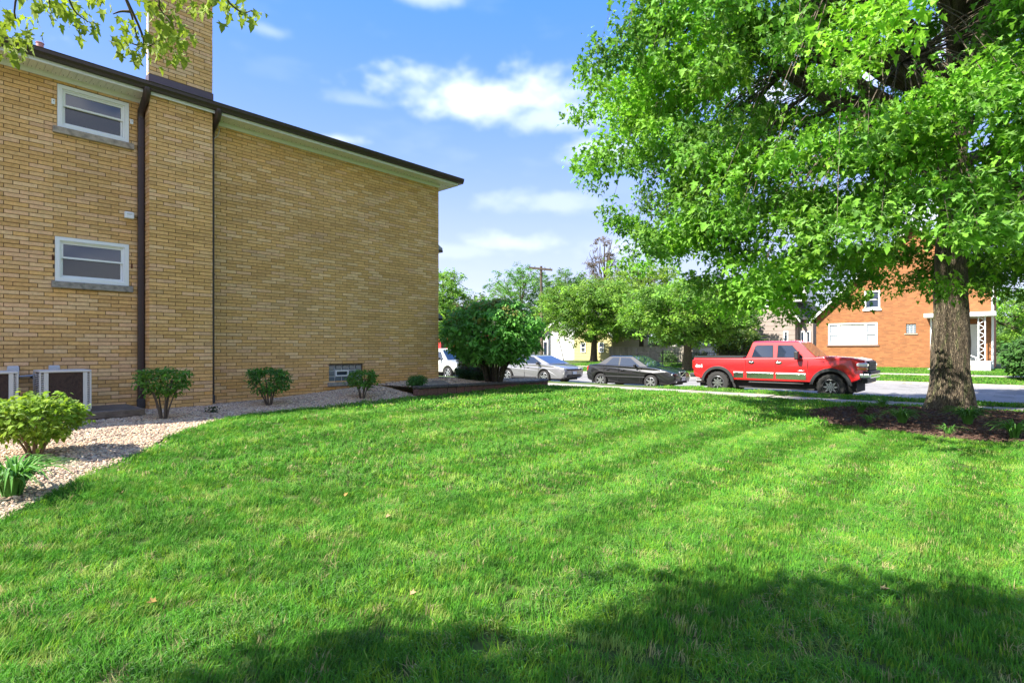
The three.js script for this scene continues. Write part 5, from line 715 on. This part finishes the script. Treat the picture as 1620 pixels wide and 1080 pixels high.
{ // yellow house and white garage behind the street trees
  const h = thing('yellow_house', 'pale yellow sided house with two small windows behind the black sedan', 'house', P(45, -32.4, 0.3), TH);
  mesh('wall', uvBox(faceShape([[0, -0.3], [4.4, -0.3], [4.4, 2.9], [2.2, 4.6], [0, 2.9]], [], 7)), HM.yellow, h); gable(h, 0, 4.4, 2.9, 4.65, 7, 0.3, HM.roof);
  for (const z of [0.85, 2.95]) win(h, z, z + 0.55, 1.15, 2.05).position.x = -0.05; for (let i = 0; i < 9; i++) mesh('clapboard', box(0.02, 0.025, 4.38).translate(-0.008, 0.15 + i * 0.3, 2.2), HM.yellow, h);
  const g = thing('white_building', 'white garage wall left of the pale yellow house behind the grey hatchback', 'garage', P(46, -37.6, 0.3), TH);
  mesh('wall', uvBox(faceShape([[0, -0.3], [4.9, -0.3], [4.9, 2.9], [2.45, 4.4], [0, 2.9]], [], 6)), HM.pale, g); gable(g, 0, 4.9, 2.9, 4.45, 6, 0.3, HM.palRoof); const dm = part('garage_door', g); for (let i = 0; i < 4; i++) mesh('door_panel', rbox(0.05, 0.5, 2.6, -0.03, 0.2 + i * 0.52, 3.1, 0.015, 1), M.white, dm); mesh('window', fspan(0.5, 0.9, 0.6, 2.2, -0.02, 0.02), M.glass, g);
}
{ // red roofed building far left, small roofs behind the fence
  const h = thing('red_roofed_building', 'low white building with bright red roof past the brick corner', 'building', P(38, -52, 0.4), TH);
  mesh('wall', uvBox(fspan(0, 16, -0.3, 1.5, 0, 6)), HM.pale, h); mesh('roof', faceShape([[-0.3, 1.45], [16.3, 1.45], [16.3, 2.7], [-0.3, 2.7]], [], 0.5).translate(-0.4, 0, 0), std({ color: lin(0.62, 0.03, 0.035), roughness: 0.5 }), h);
  const r = thing('pale_roofed_garage', 'low garage with pale roof behind the board fence', 'garage', P(52, -27.5, 0.3), TH); mesh('wall', uvBox(fspan(0, 5, -0.3, 1.9, 0, 5)), HM.pale, r); gable(r, 0, 5, 1.9, 2.9, 5, 0.3, HM.palRoof);
  const q = thing('red_roofed_shed', 'small shed with dull red roof behind left end of board fence', 'shed', P(50, -31.2, 0.3), TH); mesh('wall', uvBox(fspan(0, 2.6, -0.3, 1.8, 0, 3)), HM.pale, q); gable(q, 0, 2.6, 1.8, 2.7, 3, 0.25, HM.redRoof);
}
{ // fences
  const R = rng(701), f = thing('board_fence', 'weathered grey wooden board fence left of the black iron fence', 'fence', P(43, -27.0, 0.5), TH), cols = [lin(0.42, 0.38, 0.33), lin(0.36, 0.33, 0.29), lin(0.48, 0.44, 0.38)].map((c) => std({ color: c, map: rep(T.stain, 1), roughness: 0.95 })), bg = rbox(0.025, 1.42, 0.142, 0, 0.71, 0, 0.006, 1);
  for (let i = 0; i < 52; i++) { const b = mesh('board', bg, cols[Math.floor(R() * 3)], f); b.position.set((R() - 0.5) * 0.012, (R() - 0.5) * 0.02, i * 0.15); } mesh('rail', join([fspan(-0.1, 7.8, 0.3, 0.39, 0.02, 0.06), fspan(-0.1, 7.8, 1.05, 1.14, 0.02, 0.06)]), cols[1], f); mesh('cap_rail', fspan(-0.1, 7.8, 1.43, 1.47, -0.05, 0.06), cols[2], f);
  const g = thing('iron_fence', 'black iron picket fence behind the sedan and the pickup bed', 'fence', P(36.5, -20.6, 0.5), TH), pg = join([box(0.02, 1.05, 0.02).translate(0, 0.56, 0), new THREE.ConeGeometry(0.018, 0.07, 4).translate(0, 1.12, 0)]);
  for (let i = 0; i < 72; i++) mesh('picket', pg, M.iron, g).position.set(0, 0, i * 0.115); for (let i = 0; i < 5; i++) mesh('post', join([box(0.06, 1.2, 0.06).translate(0, 0.55, 0), new THREE.SphereGeometry(0.045, 8, 6).translate(0, 1.19, 0)]), M.iron, g).position.set(0.01, 0, i * 2.07); for (const y of [0.14, 0.95]) mesh('rail', fspan(-0.05, 8.4, y, y + 0.035, -0.02, 0.02), M.iron, g);
  const r = thing('red_board_fence', 'reddish wooden fence at the right photo edge beyond the hedge', 'fence', P(48, 1.4, 0.55), TH), rm = [lin(0.42, 0.13, 0.07), lin(0.36, 0.11, 0.06)].map((c) => std({ color: c, roughness: 0.9 })), rg = rbox(0.025, 1.6, 0.142, 0, 0.8, 0, 0.006, 1); for (let i = 0; i < 34; i++) mesh('board', rg, rm[i % 2], r).position.set(0, (R() - 0.5) * 0.02, i * 0.15); mesh('top_lattice', join([...Array(24)].map((_, i) => box(0.02, 0.3, 0.02).rotateX(i % 2 ? 0.7 : -0.7).translate(0, 1.78, 0.1 + i * 0.21))), rm[0], r); mesh('cap_rail', fspan(-0.05, 5.1, 1.92, 1.97, -0.04, 0.05), rm[1], r);
  const hs = thing('grey_roofed_house', 'low house with grey roof right of the brick house porch', 'house', P(56, 1.5, 0.5), TH); mesh('wall', uvBox(fspan(0, 9, -0.3, 2.2, 0, 6)), HM.beige, hs); mesh('roof', uvBox(faceShape([[-0.5, 2.15], [9.5, 2.15], [8, 3.6], [1.2, 3.6]], [], 6.6).translate(-0.4, 0, 0)), HM.palRoof, hs); win(hs, 1.4, 2.6, 1.0, 1.9).position.x = -0.05;
}
{ // utility pole
  const p = V3(3.13, 0.5, -58), u = thing('utility_pole', 'wooden utility pole with crossarm standing above the trees', 'utility pole', p, -0.15), wood = std({ color: lin(0.13, 0.105, 0.085), map: rep(T.bark, 1, 0.4), roughness: 0.95 });
  mesh('pole', tube([V3(0, -0.5, 0), V3(0, 5, 0), V3(-0.06, 10, 0)], [0.19, 0.16, 0.13], 12), wood, u); mesh('crossarm', box(2.5, 0.2, 0.14).rotateZ(-0.12).translate(-0.1, 9.7, 0.12), wood, u); for (const s of [-1, 1]) mesh('brace', box(0.03, 0.85, 0.03).rotateZ(s * 0.75).translate(-0.1 - s * 0.3, 9.38, 0.18), M.iron, u);
  for (const x of [-1.15, -0.6, 0.45, 1.0]) mesh('insulator', cyl(0.05, 0.03, 0.16, 8, x - 0.1, 9.85 - x * 0.12, 0.12), M.iron, u); mesh('transformer', cyl(0.2, 0.2, 0.5, 14, 0.45, 5.6, 0.15), std({ color: lin(0.2, 0.21, 0.22), roughness: 0.6 }), u);
  const l = thing('leaning_stake', 'thin dark leaning post on the far lawn behind the hatchback', 'post', P(41, -31.0, 0.55), TH); mesh('stake', tube([V3(0, -0.1, 0.35), V3(0, 1.0, 0.05), V3(0, 2.1, -0.3)], [0.05, 0.045, 0.04], 8), M.iron, l);
}
// trees and shrubs across the street
function streetTree(label, X, Z, o, mat) { const y = onGround(X, Z), t = thing(o.name || 'street_tree', label, 'tree', V3(X, y, -Z)), h = o.h; growTree(t, { trunk: [[0, -0.15, 0], [0.05, h * 0.3, 0], [0.1 * (o.lean || 0), h * 0.62, 0.1], [0, h * 0.92, 0]], r0: o.r0 || 0.25, flare: 0.25, bark: M.farBark, sides: 12, trunkSegs: 14, fork: o.fork, limbs: o.limbs || 14, center: [0, (h + o.low) / 2, 0], radii: [o.w / 2, (h - o.low) / 2, o.w / 2], inner: 0.35, floor: () => o.low, twigs: o.n, bunches: 3, spread: o.spread || 1.1, gap: o.gap || 0.5, gapAt: o.gapAt ?? -0.4, twigEvery: 4, twigR: 0.03, vary: 0.3, yellow: 0.5, sprays: treeSprays, ...o }); }
streetTree('leafy street tree with thick trunk behind the black sedan rear', 6.9, 46.5, { seed: 801, h: 6.9, low: 1.7, w: 9.6, fork: 2.2, n: 600, r0: 0.3, tone: [0.154, 0.327, 0.029] });
streetTree('leafy street tree with grey trunk between sedan and pickup', 11.0, 34.6, { seed: 802, h: 5.7, low: 1.6, w: 8.2, fork: 1.9, n: 520, r0: 0.3, tone: [0.154, 0.345, 0.032], spread: 0.9 });
streetTree('tall pale green tree standing behind the iron fence', 12.2, 52, { seed: 803, h: 9.3, low: 2.2, w: 10, fork: 3, n: 520, r0: 0.25, tone: [0.196, 0.345, 0.037] });
streetTree('dark green tree left of the utility pole', 1.0, 66, { seed: 804, h: 11.2, low: 2, w: 9.5, fork: 3, n: 380, tone: [0.104, 0.287, 0.029] });
streetTree('rounded tree crown just right of the utility pole', 6.6, 68, { seed: 805, h: 11.2, low: 2.4, w: 8.4, fork: 3, n: 360, tone: [0.093, 0.250, 0.029] });
streetTree('light green tree just past the brick corner', -6.3, 50, { seed: 806, h: 8.6, low: 1.6, w: 6.2, fork: 2, n: 300, tone: [0.184, 0.384, 0.043], spread: 1.2 });
streetTree('leafy tree above the pickup bed', 15.8, 42, { seed: 807, h: 5.8, low: 1.9, w: 5.4, fork: 2, n: 260, r0: 0.22, tone: [0.123, 0.287, 0.029] });
streetTree('bright green tree at the right photo edge beyond the red fence', 52, 57, { seed: 808, h: 7.2, low: 1.4, w: 9, fork: 2, n: 300, tone: [0.206, 0.422, 0.043] });
streetTree('brownish sparse conifer rising behind the pale green tree', 11.4, 68, { seed: 809, name: 'conifer', h: 15.6, low: 6, w: 5.2, fork: 4, n: 70, bunches: 3, limbs: 26, rise: -0.1, tone: [0.165, 0.120, 0.068], yellow: 0, spread: 0.9 });
streetTree('almost bare young tree above the round bush', -2.5, 40, { seed: 810, name: 'bare_tree', h: 6.2, low: 3, w: 3.2, fork: 2.4, n: 22, bunches: 1, limbs: 16, r0: 0.09, tone: [0.136, 0.098, 0.057], twigEvery: 1 });
{
  const s1 = P(39.2, -14.2, 0.6); shrub('leafy_shrub', 'rounded yellowish shrub behind the pickup cab before the taupe house', s1, { seed: 91, r: [1.7, 1.35, 1.5], cy: 1.45, stems: 8, stemR: 0.05, n: 260, tone: [0.175, 0.268, 0.037], yellow: 0.3, sprays: treeSprays, gap: 0.8, gapAt: -0.6, inner: 0.4 });
  shrub('clipped_hedge', 'dense dark hedge at the right photo edge across the street', P(32.5, 0.9, 0.3), { seed: 92, r: [1.1, 0.95, 1.5], cy: 1.1, stems: 8, stemR: 0.03, n: 900, tone: [0.060, 0.182, 0.023], sprays: bushSprays, gap: 2, gapAt: -0.9, inner: 0.5, rough: 0.08, floor: 0.12 });
  for (const [z, lab] of [[-19, 'low green shrub left behind the iron fence'], [-16.6, 'low pale shrub right behind the iron fence near the grey trunk']]) shrub('leafy_shrub', lab, P(38.5, z, 0.6), { seed: 93 + z, r: [0.7, 0.5, 0.7], cy: 0.5, stems: 5, stemR: 0.02, n: 80, tone: z < -18 ? [0.09, 0.2, 0.03] : [0.18, 0.22, 0.07], sprays: treeSprays.map((g) => g.clone().scale(0.5, 0.5, 0.5)), gap: 1, gapAt: -0.7, inner: 0.3 });
  // the far belt of trees that closes the view
  const R = rng(95), list = []; for (let i = 0; i < 5200; i++) { const x = -150 + 300 * R(), Z = 88 + 34 * R() + Math.abs(x) * 0.1, top = 6.5 + 3.5 * n2(x * 0.06, 3) + 1.6 * n2(x * 0.25, 8), y = 0.6 + Math.max(2, top) * Math.sqrt(R()); list.push([place(V3(x, y, -Z), R() - 0.5, R() * 6.28, R() - 0.5, 3.2 + R() * 1.6), leafTone(R, [0.08, 0.18, 0.035], 0.3, 0.2)]); }
  const belt = copies('far_trees', treeSprays[0], M.leaf, list); tag(belt, 'belt of distant trees behind the houses', 'trees');
}
renderer.render(scene, camera);
